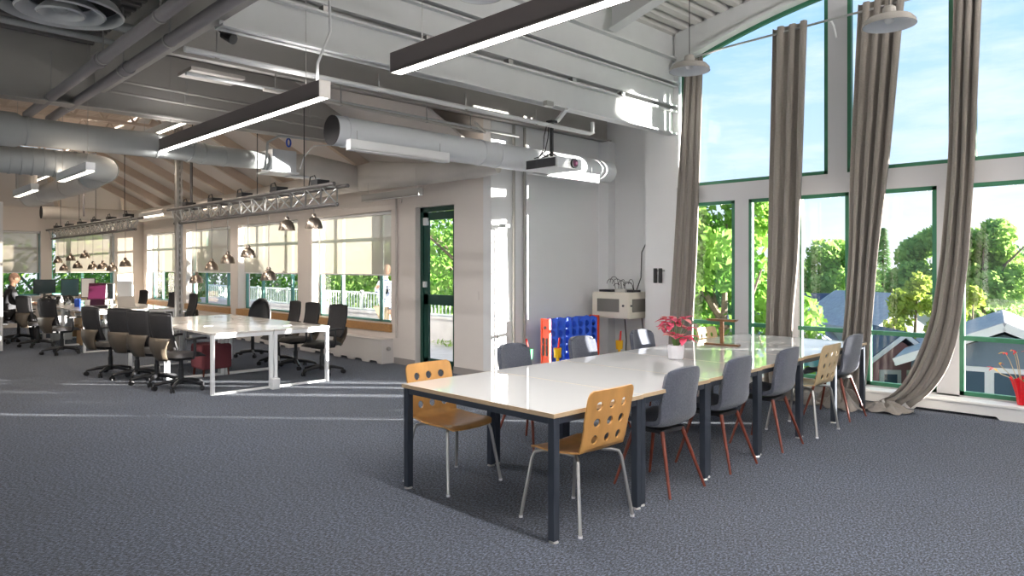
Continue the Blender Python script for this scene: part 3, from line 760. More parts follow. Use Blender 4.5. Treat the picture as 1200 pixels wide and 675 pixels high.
# ------------------------------------------------------------------ wall cabinet and gear
t = thing('equipment_cabinet', 'cream wall mounted equipment cabinet with a grey glass door', 'cabinet', (8.98, 6.55, .78))
m = MB(); m.box(-.28, .30, -.25, .45, 0, .40); m.build('body', 'rack_cream', t, bevel=.006)
m = MB(); m.box(-.30, -.28, -.24, .44, .02, .38); d = m.build('door', 'rack_cream', t, bevel=.003)
m = MB(); m.box(-.305, -.299, -.08, .34, .10, .30); m.build('glass_panel', 'rack_glass', d)
m = MB(); m.cyl((-.302, -.16, .2), (-.315, -.16, .2), .018, n=12); m.build('lock', 'vent_black', d)
m = MB(); m.box(-.20, .18, -.262, -.25, .10, .30); m.build('side_panel', 'rack_glass', t); m = MB(); m.cyl((-.235, -.25, .2), (-.235, -.265, .2), .016, n=12); m.build('side_lock', 'vent_black', t)
for nm, lab, y, s_, mat in (('router', 'flat black router on top of the wall cabinet', 6.84, (.13, .11, .035), 'black_plastic'), ('network_switch', 'grey network box among cables on the wall cabinet', 6.55, (.12, .10, .05), 'aluminium'), ('modem', 'small black modem at the right of the cabinet top', 6.38, (.10, .06, .035), 'black_plastic')):
    m = MB(); m.box(-s_[0], s_[0], -s_[1], s_[1], 0, s_[2]); o = m.build(nm, mat, bevel=.005, loc=(8.93, y, 1.18)); tag(o, lab, 'electronics')
r = random.Random(5); m = MB()
for k in range(9):
    y0 = .25-k*.055; h = r.uniform(.08, .2); w = r.uniform(.04, .09); x = r.uniform(-.14, -.05)
    m.tube([(x, y0+w*math.cos(a), .01+h/2+h/2*math.sin(a)) for a in [PI*q/8-PI/2*0 for q in range(0, 9)]]+[(x, y0-w*1.2, .0)], .0045, 6)
o = m.build('cable_tangle', 'black', loc=(9.0, 6.57, 1.215)); tag(o, 'tangle of thin black cables on top of the wall cabinet', 'cables')
m = MB(); m.tube([(9.26, 6.1, 3.35), (9.25, 6.12, 3.0)], .009, 8); o = m.build('cable', 'black'); tag(o, 'short black cable dangling under the girder end', 'cable')
m = MB(); m.tube([(9.26, 6.16, 2.5), (9.25, 6.22, 2.2), (9.2, 6.42, 1.8), (9.15, 6.40, 1.4), (9.1, 6.45, 1.2)], .008, 8); o = m.build('cable', 'black'); tag(o, 'black cable hanging down the recess wall to the cabinet', 'cable')
m = MB(); m.tube([(9.2, 6.75, .78), (9.26, 6.76, .4), (9.26, 6.78, 0)], .008, 8); m.tube([(9.2, 6.42, .78), (9.26, 6.42, .4), (9.26, 6.43, 0)], .007, 8); o = m.build('cable', 'black'); tag(o, 'pair of black cables running down below the wall cabinet', 'cable')
t = thing('cable_hook', 'black twin hook bracket screwed to the white column', 'hook', (8.915, 5.92, 1.36))
m = MB(); m.box(-.012, .004, -.10, .08, .14, .17); m.build('plate', 'steel_grey', t)
for y in (-.05, .04): m = MB(); m.box(-.05, -.01, y-.022, y+.022, -.03, .19); m.build('arm', 'black', t, bevel=.006)
# conduits on the back wall
def conduit(x, z0, z1, r_, mat, lab, yy=YB-.03):
    o = MB().cyl((x, yy, z0), (x, yy, z1), r_, n=10).build('conduit', mat, smooth=SM); tag(o, lab, 'conduit', 'conduits on the back wall')
conduit(6.80, .10, 2.0, .012, 'steel_grey', 'thin short conduit running down from the small wall camera')
conduit(7.12, .1, 3.6, .022, 'beam_beige', 'left full height conduit on the white back wall')
conduit(7.34, .1, 3.6, .022, 'beam_beige', 'right full height conduit on the white back wall')
t = thing('security_camera', 'tiny wall camera on a bracket at the corner of the back wall', 'camera', (6.80, 7.17, 2.12))
m = MB(); m.tube([(-.1, .03, -.02), (0, 0, -.02), (0, 0, -.12)], .012, 8); m.build('bracket', 'steel', t)
m = MB(); m.box(-.03, .13, -.12, -.05, 0, .05); m.build('camera_body', 'duct_grey', t, bevel=.01)
# switch plate on the grey wall by the door, pipe by window
o = MB().box(XL-.008, XL, 7.45, 7.53, 1.1, 1.22).build('light_switch', 'wall_warm', bevel=.002); tag(o, 'small light switch plate on the wall right of the green door', 'switch')
o = MB().cyl((XL-.03, 9.42, .42), (XL-.03, 9.42, 2.75), .018, n=10).build('conduit', 'duct_warm', smooth=SM); tag(o, 'vertical conduit between the green door and the first shaded window', 'conduit')

# ------------------------------------------------------------------ red potted plant on the sill
t = thing('potted_flower', 'red foil wrapped pot with sparse red flowers on the window sill', 'plant', (8.78, 1.44, .165))
m = MB(); n = 24; prof = [(0, 0), (.06, 0), (.07, .1), (.10, .22), (.115, .26)]
m.lathe(prof, n=n)
for i in range(len(m.v)):
    x, y, z = m.v[i]; k = 1+.12*math.sin(math.atan2(y, x)*8)*(z/.26); m.v[i] = (x*k, y*k, z+.02*math.sin(math.atan2(y, x)*5)*(z > .2))
m.build('foil_pot', 'red_foil', t)
r = random.Random(11); st = MB(); pet = MB(); yel = MB()
for k in range(14):
    a = r.uniform(0, 2*PI); q = .08+.20*r.random(); h = .3+.28*r.random()
    p = (q*math.cos(a)*.6, q*math.sin(a)*1.3, h); st.tube([(0, 0, .1), (p[0]*.35, p[1]*.35, .25), (p[0]*.8, p[1]*.75, h*.85), p], .004, 6)
    for j in range(3):
        b = r.uniform(0, 2*PI); leaf(pet if j else yel, p, (math.cos(b), math.sin(b), r.uniform(-.2, .6)), .06, .028, .3)
st.build('stems', 'stem_tan', t); pet.build('red_petals', 'red_plastic', t, solid=.001); yel.build('yellow_petals', 'yellow_plastic', t, solid=.001)
m = MB(); r2 = random.Random(2)
for k in range(4): leaf(m, (r2.uniform(-.05, .05), r2.uniform(-.06, .06), .2), (r2.uniform(-1, 1), r2.uniform(-1, 1), 1), .1, .05, .4)
m.build('leaves', 'stem_green', t, solid=.001)

# ------------------------------------------------------------------ linear pendant lights
def linear(name, x, y0, y1, z, w, h, body, label, along='y', glow='lamp_glow', lit=True, hang=1.0, cat='light', group=None, watts=0, up=.22):
    L = y1-y0; t = thing(name, label, cat, (x, (y0+y1)/2, z) if along == 'y' else ((y0+y1)/2, x, z), 0 if along == 'y' else PI/2, group)
    m = MB(); m.box(-w/2, w/2, -L/2, L/2, .012, h); m.box(-w/2, -w/2+.008, -L/2, L/2, 0, .02); m.box(w/2-.008, w/2, -L/2, L/2, 0, .02); m.build('housing', body, t)
    if body == 'fixture_brown':
        
        for q in (-1, 1): MB().box(-w/2, w/2, q*L/2, q*(L/2+.006), 0, h).build('end_cap', 'aluminium', t)
    m = MB(); m.box(-w/2+.008, w/2-.008, -L/2, L/2, .003, .012); m.build('diffuser', glow if lit else 'fixture_white', t)
    for q in (-.42, .42): MB().cyl((0, q*L, h), (0, q*L, h+hang), .0025, n=6).build('suspension_wire', 'steel_grey', t)
    if watts:
        la = bpy.data.lights.new('tube_and_fill_light', 'AREA'); la.shape = 'RECTANGLE'; la.size = w*.8; la.size_y = L*.98; la.energy = watts; la.color = (1, .97, .94) if body == 'fixture_brown' else (1, .84, .68)
        lo = bpy.data.objects.new('tube_and_fill_light', la); COL.objects.link(lo); lo.parent = t; lo.location = (0, 0, -.004); la.energy = watts*.25
        lb = la.copy(); lb.energy = watts*(up if body == 'fixture_brown' else .02); ub = bpy.data.objects.new('tube_and_fill_light', lb); COL.objects.link(ub); ub.parent = t; ub.location = (0, 0, h+.01); ub.rotation_euler = (PI, 0, 0)  # upward fill lamp added on top of the housing to brighten the ceiling
    return t
BW = 300
linear('linear_pendant', 3.045, 5.33, 9.26, 3.0, .105, .145, 'fixture_brown', 'long brown linear pendant light ending above the far side of the table', hang=1.9, watts=BW, up=.04)
linear('linear_pendant', 3.045, .37, 4.30, 3.0, .105, .145, 'fixture_brown', 'long brown linear pendant light nearest the camera at top centre', hang=1.9, watts=BW, up=.04)
linear('linear_pendant', 6.0, -4.5, -.5, 3.4, .105, .145, 'fixture_brown', 'unseen linear pendant added behind the camera, window side, to light the girders', hang=1.9, watts=BW, up=3.0)  # added fill fixture out of view, throws light onto the girder faces
linear('linear_pendant', 0.0, -4.5, -.5, 3.4, .105, .145, 'fixture_brown', 'unseen linear pendant added behind the camera, inner side, to light the girders', hang=.5, watts=BW, up=1.6)  # second added fixture out of view, brightens the ceiling steel
m = MB(); m.tube([(3.045, 5.45, 3.145), (3.02, 5.4, 3.3), (3.07, 5.28, 3.55), (3.05, 5.28, 4.2), (3.045, 5.25, 5.0)], .012, 8)
o = m.build('electric_cable', 'pipe_white', smooth=True); tag(o, 'grey electric cable dropping to the end of the linear pendant', 'cable')
for k, (a, b) in enumerate(((8.59, 9.9), (11.3, 12.55))):
    linear('strip_light', 2.10, a, b, 2.6, .09, .10, 'fixture_white', ['small lit strip light under the duct at far left, nearer one', 'small lit strip light at far left, farther one under the duct elbow'][k], glow='lamp_glow_warm', hang=1.3, watts=70, group='strip lights over the office hall')
for k, (a, b, lit) in enumerate(((7.95, 9.4, False), (11.3, 12.7, True), (14.6, 16.0, True), (18.3, 20.0, True))):
    linear('strip_light', 6.05, a, b, [2.58, 2.86, 2.86, 2.86][k], .09, .10, 'fixture_white' if k else 'beam_beige', ['unlit strip light below the duct beside the green door', 'lit strip light under the window side duct, behind the near truss', 'lit strip light under the window side duct beyond the slotted post', 'lit strip light under the duct near the far corner'][k], lit=lit, glow='lamp_glow_warm', hang=.3, watts=70 if lit else 0, group='strip lights over the office hall')
for k, (a, b) in enumerate(((14.5, 17.0), (9.6, 11.9), (18, 20))):
    linear('strip_light', 3.6, a, b, 3.55, .09, .10, 'fixture_white', ['thin strip light high under the warm deck over the far desks', 'thin strip light high under the warm deck over the near desks', 'thin strip light high under the deck at the far wall'][k], glow='lamp_glow_warm', hang=.42, watts=120, group='high strip lights over the desks')
linear('strip_light', 6.25, 3.84, 5.13, 2.76, .09, .11, 'fixture_white', 'white unlit strip fixture under the round duct, left one', along='x', lit=False, hang=.1, group='unlit white strip fixtures below the duct')
linear('strip_light', 6.25, 6.5, 7.86, 2.76, .09, .11, 'fixture_white', 'white strip fixture under the round duct beside the projector, catching the sun', along='x', lit=False, hang=.1, group='unlit white strip fixtures below the duct')

# ------------------------------------------------------------------ dome pendants by the window
def make_dome():
    t = thing('dome_pendant', '', 'pendant lamp', (0, 0, 0), 0, 'wide metal dome pendants near the windows')
    m = MB(); m.lathe([(.205, 0), (.20, .03), (.17, .065), (.10, .085), (.055, .09), (.05, .15), (.035, .165), (0, .165)], n=32); m.build('lamp_shade', 'beam_beige', t, smooth=SM)
    m = MB(); m.lathe([(.202, .002), (.195, .028), (.165, .058), (.09, .075), (0, .075)], n=32); m.build('inner_reflector', 'duct_white', t, smooth=SM)
    m = MB(); m.lathe([(0, -.005+.02), (.03, .025), (.04, .05), (.02, .08)], n=16); m.build('bulb', 'fixture_white', t, smooth=True)
    m = MB(); m.cyl((0, 0, .16), (0, 0, 1.5), .004, n=6); m.build('cord', 'black', t)
    return t
dm = make_dome(); dm.location = (6.34, 3.84, 3.57); dm['label'] = 'dome pendant hanging in front of the leftmost curtain'
dup(dm, (6.41, 1.98, 3.60), 0, 'dome pendant hanging in front of the third curtain, at upper right')
dup(dm, (4.10, 4.55, 3.93), 0, 'dome pendant cut by the top edge of the picture at centre')

# ------------------------------------------------------------------ round ceiling diffuser top left
t = thing('ceiling_diffuser', 'round multi ring air diffuser at top left', 'air diffuser', (1.36, 6.40, 3.58))
for k, (r0, r1, z) in enumerate(((.44, .39, .0), (.31, .22, -.01), (.17, .10, -.02))):
    m = MB(); m.lathe([(r0, z), (r0-.012, z-.012), (r1, z+.07), (r1, z+.08), (r0, z+.004)], n=40); m.build('ring', 'beam_paint', t, smooth=SM)
m = MB(); m.lathe([(0, -.02), (.04, -.015), (.055, .0), (0, .05)], n=20); m.build('centre_cap', 'duct_grey', t, smooth=SM)
m = MB(); m.cyl((0, 0, .075), (0, 0, .47), .41, n=32); m.build('gap_shade_backing', 'duct_dark', t, smooth=SM)  # dark backing, paints in the shade seen between the rings

# ------------------------------------------------------------------ ducts and pipes
def tl(pts, o): return [(p[0]-o[0], p[1]-o[1], p[2]-o[2]) for p in pts]
def duct(label, pts, r, mat, rings=None, cap=None, ringmat=None, n=28, name='air_duct', rr=.012, cat='duct'):
    o = pts[0]; t = thing(name, label, cat, o)
    L = tl(pts, o); m = MB(); m.tube(L, r, n); m.build('duct_body', mat, t, smooth=SM)
    if rings:
        for i, f in rings:
            a, b = Vector(L[i]), Vector(L[i+1]); p = a.lerp(b, f); d = (b-a).normalized(); rad = r if not isinstance(r, list) else r[i]+(r[i+1]-r[i])*f
            MB().cyl(p-d*rr, p+d*rr, rad+.008, n=n).build('seam_ring', ringmat or mat, t, smooth=SM)
    if cap:
        a, b = Vector(L[0]), Vector(L[1]); d = (a-b).normalized(); m = MB(); m.cyl(a, a+d*.01, (r if not isinstance(r, list) else r[0])*.99, n=n); m.build('end_plate', cap, t)
    return t
def arc(c, r, a0, a1, z, n=8): return [(c[0]+r*math.cos(a0+(a1-a0)*i/n), c[1]+r*math.sin(a0+(a1-a0)*i/n), z) for i in range(n+1)]
duct('straight white round duct ending beside the window column, behind the projector', [(3.80, 6.5, 2.99), (8.45, 6.5, 2.99)], .158, 'duct_white', rings=[(0, .03), (0, .44), (0, .50), (0, .68), (0, .93)], cap='duct_dark')
duct('long grey round duct from the left edge towards the metal box', [(-2, 9.35, 3.08), (1.55, 9.35, 3.08), (1.62, 9.35, 3.08), (3.35, 9.35, 3.08), (3.6, 9.42, 3.05), (4.55, 9.5, 3.06)], [.19, .19, .155, .15, .135, .12], 'duct_grey', rings=[(2, .02), (2, .8), (3, .2), (3, .9), (4, .3)])
duct('lower flexible ribbed duct at the left edge, turning back in an elbow', [(-2.5, 10.0, 2.83), (2.35, 10.0, 2.83)]+[(2.35+.33*math.sin(a), 10.0+.33*(1-math.cos(a)), 2.83) for a in [PI/2*i/6 for i in range(1, 7)]]+[(2.68, 10.9, 2.80)], .16, 'duct_grey', rings=[(0, .80+.023*i) for i in range(7)]+[(0, .985), (5, .5)])
duct('shadowed duct running away below the ribbed one to an upturned elbow', [(2.66, 10.9, 2.76), (2.66, 14.6, 2.76), (2.66, 14.9, 2.83), (2.66, 15.0, 3.0), (2.66, 15.0, 3.6)], [.15, .15, .15, .16, .16], 'duct_warm', rings=[(0, .3), (0, .7), (1, .1)])
duct('round duct along the window side of the office hall', [(4.0, 20.8, 2.93), (5.7, 20.8, 2.93)]+[(5.7+.5*math.sin(a), 20.8-.5*(1-math.cos(a)), 2.93) for a in [PI/2*i/6 for i in range(1, 7)]]+[(6.2, 14, 2.93), (6.2, 10.2, 2.98), (6.22, 9.3, 3.0), (6.25, 8.2, 2.92), (6.3, 7.0, 2.9), (6.4, 6.75, 2.93)],
     [.16, .16]+[.16]*6+[.17, .20, .22, .16, .14, .12], 'duct_warm', rings=[(0, .05), (7, .3), (7, .8), (9, .5)], cap='duct_dark')
t = duct('wide tapering duct from the metal box to the window side duct', [(4.86, 9.5, 3.06), (5.2, 9.5, 3.04), (5.7, 9.6, 3.0), (6.1, 9.75, 2.98)], [.15, .19, .2, .2], 'duct_warm', rings=[(0, .1)])
t = thing('duct_box', 'square sheet metal box at the joint of the ducts above the near truss', 'duct box', (4.70, 9.5, 2.92))
m = MB(); m.box(-.18, .18, -.18, .18, 0, .30); m.build('body', 'duct_white', t, bevel=.004)
m = MB(); m.box(-.24, .2, -.22, .2, -.03, -.005); m.box(.14, .6, -.1, .1, -.05, -.03); m.build('drip_tray', 'duct_white', t)
def pipe(label, pts, r, mat, name='pipe', couplings=(), hangers=()):
    o = pts[0]; t = thing(name, label, 'pipe', o); L = tl(pts, o)
    m = MB(); m.tube(L, r, 14); m.build('pipe_run', mat, t, smooth=SM)
    if couplings:
        for i, f in couplings:
            a, b = Vector(L[i]), Vector(L[i+1]); p = a.lerp(b, f); d = (b-a).normalized(); MB().cyl(p-d*.05, p+d*.05, r*1.22, n=14).build('coupling', mat, t, smooth=SM)
    if hangers:
        for i, f, h in hangers:
            m = MB(); p = Vector(L[i]).lerp(Vector(L[i+1]), f); m.cyl(p, p+Vector((0, 0, h)), .007, n=6); m.cyl(p-Vector((.0, .015, 0)), p+Vector((0, .015, 0)), r*1.15, n=14); m.build('hanger', 'steel_grey', t)
    return t
pipe('left one of the two dark pipes slanting across the upper left', [(1.80, -2, 3.46), (1.80, 10.1, 3.40), (1.80, 10.12, 3.1)], .05, 'pipe_dark', couplings=[(0, .75)], hangers=[(0, .62, .6), (0, .74, .6), (0, .9, .5)])
pipe('right one of the two dark pipes slanting across the upper left', [(2.05, -2, 3.46), (2.05, 10.2, 3.40), (2.05, 10.22, 3.1)], .05, 'pipe_dark', couplings=[(0, .75)], hangers=[(0, .66, .6), (0, .76, .6), (0, .92, .5)])
pipe('white sprinkler pipe hung below the stacked girder, turned up at its right end', [(2.12, 5.92, 3.34), (7.30, 5.92, 3.34), (7.36, 5.92, 3.36), (7.36, 5.92, 3.50)], .026, 'pipe_white', hangers=[(0, .05, .2), (0, .36, .16), (0, .58, .16), (0, .8, .16)])
pipe('thin pipe with an elbow under the beige girder above the round duct', [(3.2, 6.8, 3.36), (6.15, 6.8, 3.33), (6.2, 6.78, 3.33), (5.6, 6.3, 3.3)], .018, 'duct_warm', hangers=[(0, .3, .3), (0, .7, .3)])
pipe('upper white pipe behind the thin one', [(2.5, 6.95, 3.42), (7.0, 6.95, 3.40)], .02, 'pipe_white', hangers=[(0, .2, .2), (0, .8, .2)])
pipe('pale pipe crossing under the low dark deck at top left', [(-3, 7.2, 3.86), (2.2, 7.2, 3.80)], .045, 'duct_grey', couplings=[(0, .8)])
pipe('second pale pipe crossing under the dark deck further back', [(-1, 8.1, 3.92), (2.2, 8.1, 3.9)], .03, 'duct_grey')
pipe('short pale pipe under the dark deck near the pipes', [(.9, 6.3, 3.88), (2.25, 6.3, 3.88)], .035, 'duct_grey')
for k, (y, z) in enumerate(((8.75, 3.62), (8.8, 3.50))):
    pipe(['upper conduit along the face of the far beige girder', 'lower conduit along the face of the far beige girder'][k], [(2.35, y, z+.05), (6.4, y, z-.02)], .016, 'beam_beige', hangers=[(0, .2, .15), (0, .6, .15)])
o = MB().box(2.9, 3.5, 7.9, 8.3, 3.72, 3.76).build('cable_tray', 'duct_warm'); tag(o, 'small bracket tray between the beige girders', 'tray')
t = thing('spot_light', 'small black spotlight clamped on the upper left steel beam', 'spotlight', (2.42, 5.9, 3.52))
m = MB(); m.cyl((0, 0, 0), (.05, -.10, -.05), .03, .045, 14); m.build('head', 'black', t); m = MB(); m.tube([(0, 0, 0), (-.05, 0, .05), (-.08, 0, .06)], .008, 6); m.build('bracket', 'black', t)
o = MB().tube([(4.62+.03*math.cos(a), 9.05+.0*a, 3.28+.055*math.sin(a)) for a in [2*PI*i/14 for i in range(15)]], .012, 8).build('cable_coil', 'blue_cable', smooth=True); tag(o, 'coil of blue cable hanging from the far girder above the metal box', 'cable')
pipe('bent grey conduit drooping from the far girder beside the metal box', [(4.9, 9.0, 3.36), (4.45, 9.0, 3.34), (4.32, 9.05, 3.25), (4.30, 9.1, 2.88)], .016, 'duct_grey')
pipe('pale cable loop from the far girder to the wide duct', [(5.3, 9.0, 3.33), (5.0, 9.05, 3.28), (4.9, 9.15, 3.12), (4.9, 9.25, 2.96)], .009, 'pipe_white')

# ------------------------------------------------------------------ projector
t = thing('projector', 'white projector with a round lens hanging on a black pole', 'projector', (6.58, 5.95, 2.78))
m = MB(); m.box(-.23, .23, -.30, .25, 0, .135); m.build('body', 'projector_white', t, bevel=.008)
m = MB()
for k in range(14): m.box(-.236, -.229, -.26+k*.034, -.26+k*.034+.022, .02, .115)
m.box(-.234, -.229, -.27, .22, .015, .12); m.build('side_grille', 'vent_black', t)
m = MB(); m.cyl((.07, -.30, .07), (.07, -.325, .07), .058, n=28); l = m.build('lens_ring', 'black', t)
m = MB(); m.lathe([(0, .02), (.025, .015), (.042, 0)], n=24)
m.v = [(.07+x, -.327-z, .07+y) for x, y, z in m.v]; m.build('lens', 'lens', l, smooth=True)
m = MB(); m.cyl((.075, -.338, .068), (.075, -.349, .068), .018, n=16); m.build('lens_core', 'lens_pink', l)
m = MB(); m.box(-.10, .10, -.10, .08, .135, .165); m.tube([(-.08, -.08, .16), (0, 0, .22), (.08, .08, .16)], .014, 6); m.tube([(.08, -.08, .16), (0, 0, .22), (-.08, .08, .16)], .014, 6); m.build('mount_plate', 'black', t)
m = MB(); m.cyl((0, 0, .18), (0, 0, .62), .024, n=14); m.box(-.05, .05, -.05, .05, .60, .63); m.build('mount_pole', 'black', t)
m = MB(); m.tube([(-.05, 0, .6), (-.07, .0, .4), (-.10, .02, .24), (-.18, .05, .16), (-.22, .1, .14)], .007, 6); m.tube([(-.05, .03, .6), (-.11, .03, .42), (-.13, .02, .26), (-.2, 0, .17)], .007, 6); m.tube([(-.2, .05, .14), (-.21, -.02, .19), (-.2, -.1, .14)], .007, 6); m.build('cables', 'black', t)
o = MB().box(6.0, 6.12, 5.50, 5.56, 3.44, 3.50).build('wireless_box', 'steel_grey', bevel=.004); tag(o, 'small box clamped under the girder left of the projector pole', 'device')
m = MB(); m.beam((6.58-.1, 5.62, 3.49), (6.58+.1, 5.95, 3.42), .05, .03); o = m.build('mount_arm', 'beam_paint'); struct(o, 'short arm from the girder to the projector pole', 'bracket')

# ------------------------------------------------------------------ truss bars with bell pendants
def truss(y0, y1, z, label, drops, nbox, seed):
    t = thing('lighting_truss', label, 'truss', (4.3, (y0+y1)/2, z), 0, 'lattice trusses over the desks'); L = y1-y0; h = .22
    for nm, x, zz, a, b in (('upper_chord', -.11, h, -L/2-.12, L/2), ('upper_chord', .11, h, -L/2-.05, L/2+.15), ('lower_chord', 0, 0, -L/2, L/2)):
        m = MB(); m.cyl((x, a, zz), (x, b, zz), .024, n=12); m.build(nm, 'truss_metal', t, smooth=SM)
    m = MB(); n = int(L/.36); s = L/n
    for i in range(n):
        a = -L/2+i*s
        for x in (-.11, .11): m.cyl((0, a, 0), (x, a+s/2, h), .009, n=6); m.cyl((x, a+s/2, h), (0, a+s, 0), .009, n=6)
        m.cyl((-.11, a+s/2, h), (.11, a+s/2, h), .009, n=6)
    m.build('lattice', 'steel', t)
    for i in range(nbox):
        a = -L/2+L*(i+.35)/nbox; m = MB(); m.box(-.09, .07, a-.07, a+.09, h+.025, h+.09); c = m.build('driver_box', 'black', t)
        m = MB(); m.tube([(0, a+.09, h+.06), (0, a+.16, h+.16), (0, a+.26, h+.15), (0, a+.30, h+.03)], .008, 6); m.build('cable_loop', 'black', c)
    for q, zz in drops:
        m = MB(); m.cyl((0, q*L, h), (0, q*L, zz), .006, n=6); m.build('suspension_wire', 'black', t)
truss(7.24, 12.45, 2.30, 'lattice lighting truss over the near white desks', [(-.35, 1.3), (-.1, 1.6), (.35, 1.8)], 5, 1)
truss(14.5, 21.2, 2.28, 'lattice lighting truss over the far desks', [(-.4, 1.9), (-.1, 1.9), (.1, 1.9), (.36, 1.35)], 6, 2)
def make_bell():
    t = thing('bell_pendant', '', 'pendant lamp', (0, 0, 0), 0, 'small metal bell pendants over the desks')
    m = MB(); m.lathe([(.105, 0), (.104, .015), (.098, .05), (.08, .095), (.05, .125), (.03, .135), (.028, .165), (.018, .18), (.0, .18)], n=24); m.build('lamp_shade', 'bell_metal', t, smooth=SM)
    m = MB(); m.lathe([(0, .015), (.035, .03), (.04, .06), (.02, .10)], n=14); m.build('bulb', 'lamp_glow_warm', t, smooth=True)
    return t
bl = make_bell()
P1 = [(11.5, 1.31), (10.89, 1.52), (10.3, 1.62), (9.61, 1.70), (8.98, 1.39), (8.47, 2.04), (7.78, 2.04)]
P2 = [(20.52, 1.66), (19.92, 1.47), (19.28, 1.71), (18.66, 1.53), (18.03, 1.76), (17.39, 1.51), (16.65, 1.52), (15.98, 1.48), (15.12, 1.57)]
L1 = ['bell pendant farthest along the near truss, hanging low by the slotted post', 'second lowest bell pendant right of the slotted post', 'third bell pendant right of the slotted post', 'fourth bell pendant from the slotted post, mid height', 'low hung bell pendant before the second shaded window', 'bell pendant tucked close under the near truss, left of the pair', 'bell pendant at the near right end of the near truss']
ORD = ['leftmost', 'second from left', 'third from left', 'fourth from left', 'fifth from left', 'sixth from left', 'seventh from left', 'eighth from left', 'rightmost']
for i, ((y, z), lab) in enumerate([(p, l) for p, l in zip(P1, L1)]+[(p, '%s of the nine bell pendants on the far truss' % ORD[k]) for k, p in enumerate(P2)]):
    if i == 0: b_ = bl; b_.location = (4.3, y, z); b_['label'] = lab
    else: b_ = dup(bl, (4.3, y, z), 0, lab)
for c, p in zip([o for o in COL.objects if o.get('category') == 'pendant lamp' and o.name.startswith('bell')], P1+P2):
    m = MB(); m.cyl((0, 0, .175), (0, 0, 2.29-p[1]), .0045, n=6); m.build('cord', 'pipe_dark', c)
# slotted steel post
t = thing('slotted_post', 'tall slotted steel strut post standing between the desk groups', 'post', (4.3, 12.27, 0))
m = MB(); m.box(-.05, .05, .04, .05, 0, 4.28); m.box(-.05, -.04, -.04, .05, 0, 4.28); m.box(.04, .05, -.04, .05, 0, 4.28); m.box(-.05, -.012, -.05, -.04, 0, 4.28); m.box(.012, .05, -.05, -.04, 0, 4.28); m.build('channel', 'steel_grey', t)
m = MB(); z = .05
while z < 4.25: m.box(-.012, .012, -.05, -.04, z, z+.04); z += .10
m.build('slot_bridge', 'steel', t)
for (x, y) in ((3.7, 15.6), (4.95, 13.5)):
    o = MB().cyl((x, y, 2.55), (x, y, 4.3), .018, n=8).build('hanger_rod', 'pipe_dark'); tag(o, 'dark hanger rod dropping from the warm deck at %s' % ('far left truss' if x < 4 else 'the window side'), 'rod')

# ------------------------------------------------------------------ office desks
def make_desk():
    t = thing('office_desk', '', 'desk', (0, 0, 0), 0, 'white framed office desks'); w, l = .80, 1.60
    m = MB(); m.box(-w/2, w/2, -l/2, l/2, .735, .76); m.build('desktop', 'desk_top', t, bevel=.002)
    for sy in (-1, 1):
        y = sy*(l/2-.03); m = MB()
        for sx in (-1, 1): m.box(sx*(w/2-.025)-.022, sx*(w/2-.025)+.022, y-.022, y+.022, 0, .735)
        m.box(-w/2+.04, w/2-.04, y-.022, y+.022, 0, .025); m.box(-w/2+.04, w/2-.04, y-.022, y+.022, .69, .735)
        m.build('leg_frame', 'white_leg', t, bevel=.003)
    m = MB(); m.box(-w/2+.05, w/2-.05, -.05, .05, .64, .68); m.build('cable_tray', 'white_leg', t)
    for sy in (-.35, .35): m = MB(); m.box(-.06, .06, sy-.03, sy+.03, .7605, .764); m.build('cable_port', 'steel_grey', t)
    return t
dk = make_desk()
DK = [(3.82, 9.47, 'white desk of the near group, front left, at the edge of the sunny streaks'), (4.63, 9.47, 'white desk of the near group, front right, toward the windows'),
      (3.82, 11.10, 'white desk of the near group, back left, next to the row of black chairs'), (4.63, 11.10, 'white desk of the near group, back right beside the slotted post'),
      (3.85, 15.38, 'white desk of the far group with its near end facing the camera, left half'), (4.66, 15.38, 'white desk of the far group, window side half'),
      (3.85, 17.0, 'white desk of the far group carrying the purple board'), (4.66, 17.0, 'white desk of the far group, second on the window side'),
      (3.85, 18.62, 'white desk before the seated person, left half'), (4.66, 18.62, 'white desk furthest back, window side')]
for i, (x, y, lab) in enumerate(DK):
    if i == 0: dk.location = (x, y, 0); dk['label'] = lab
    else: dup(dk, (x, y, 0), 0, lab)

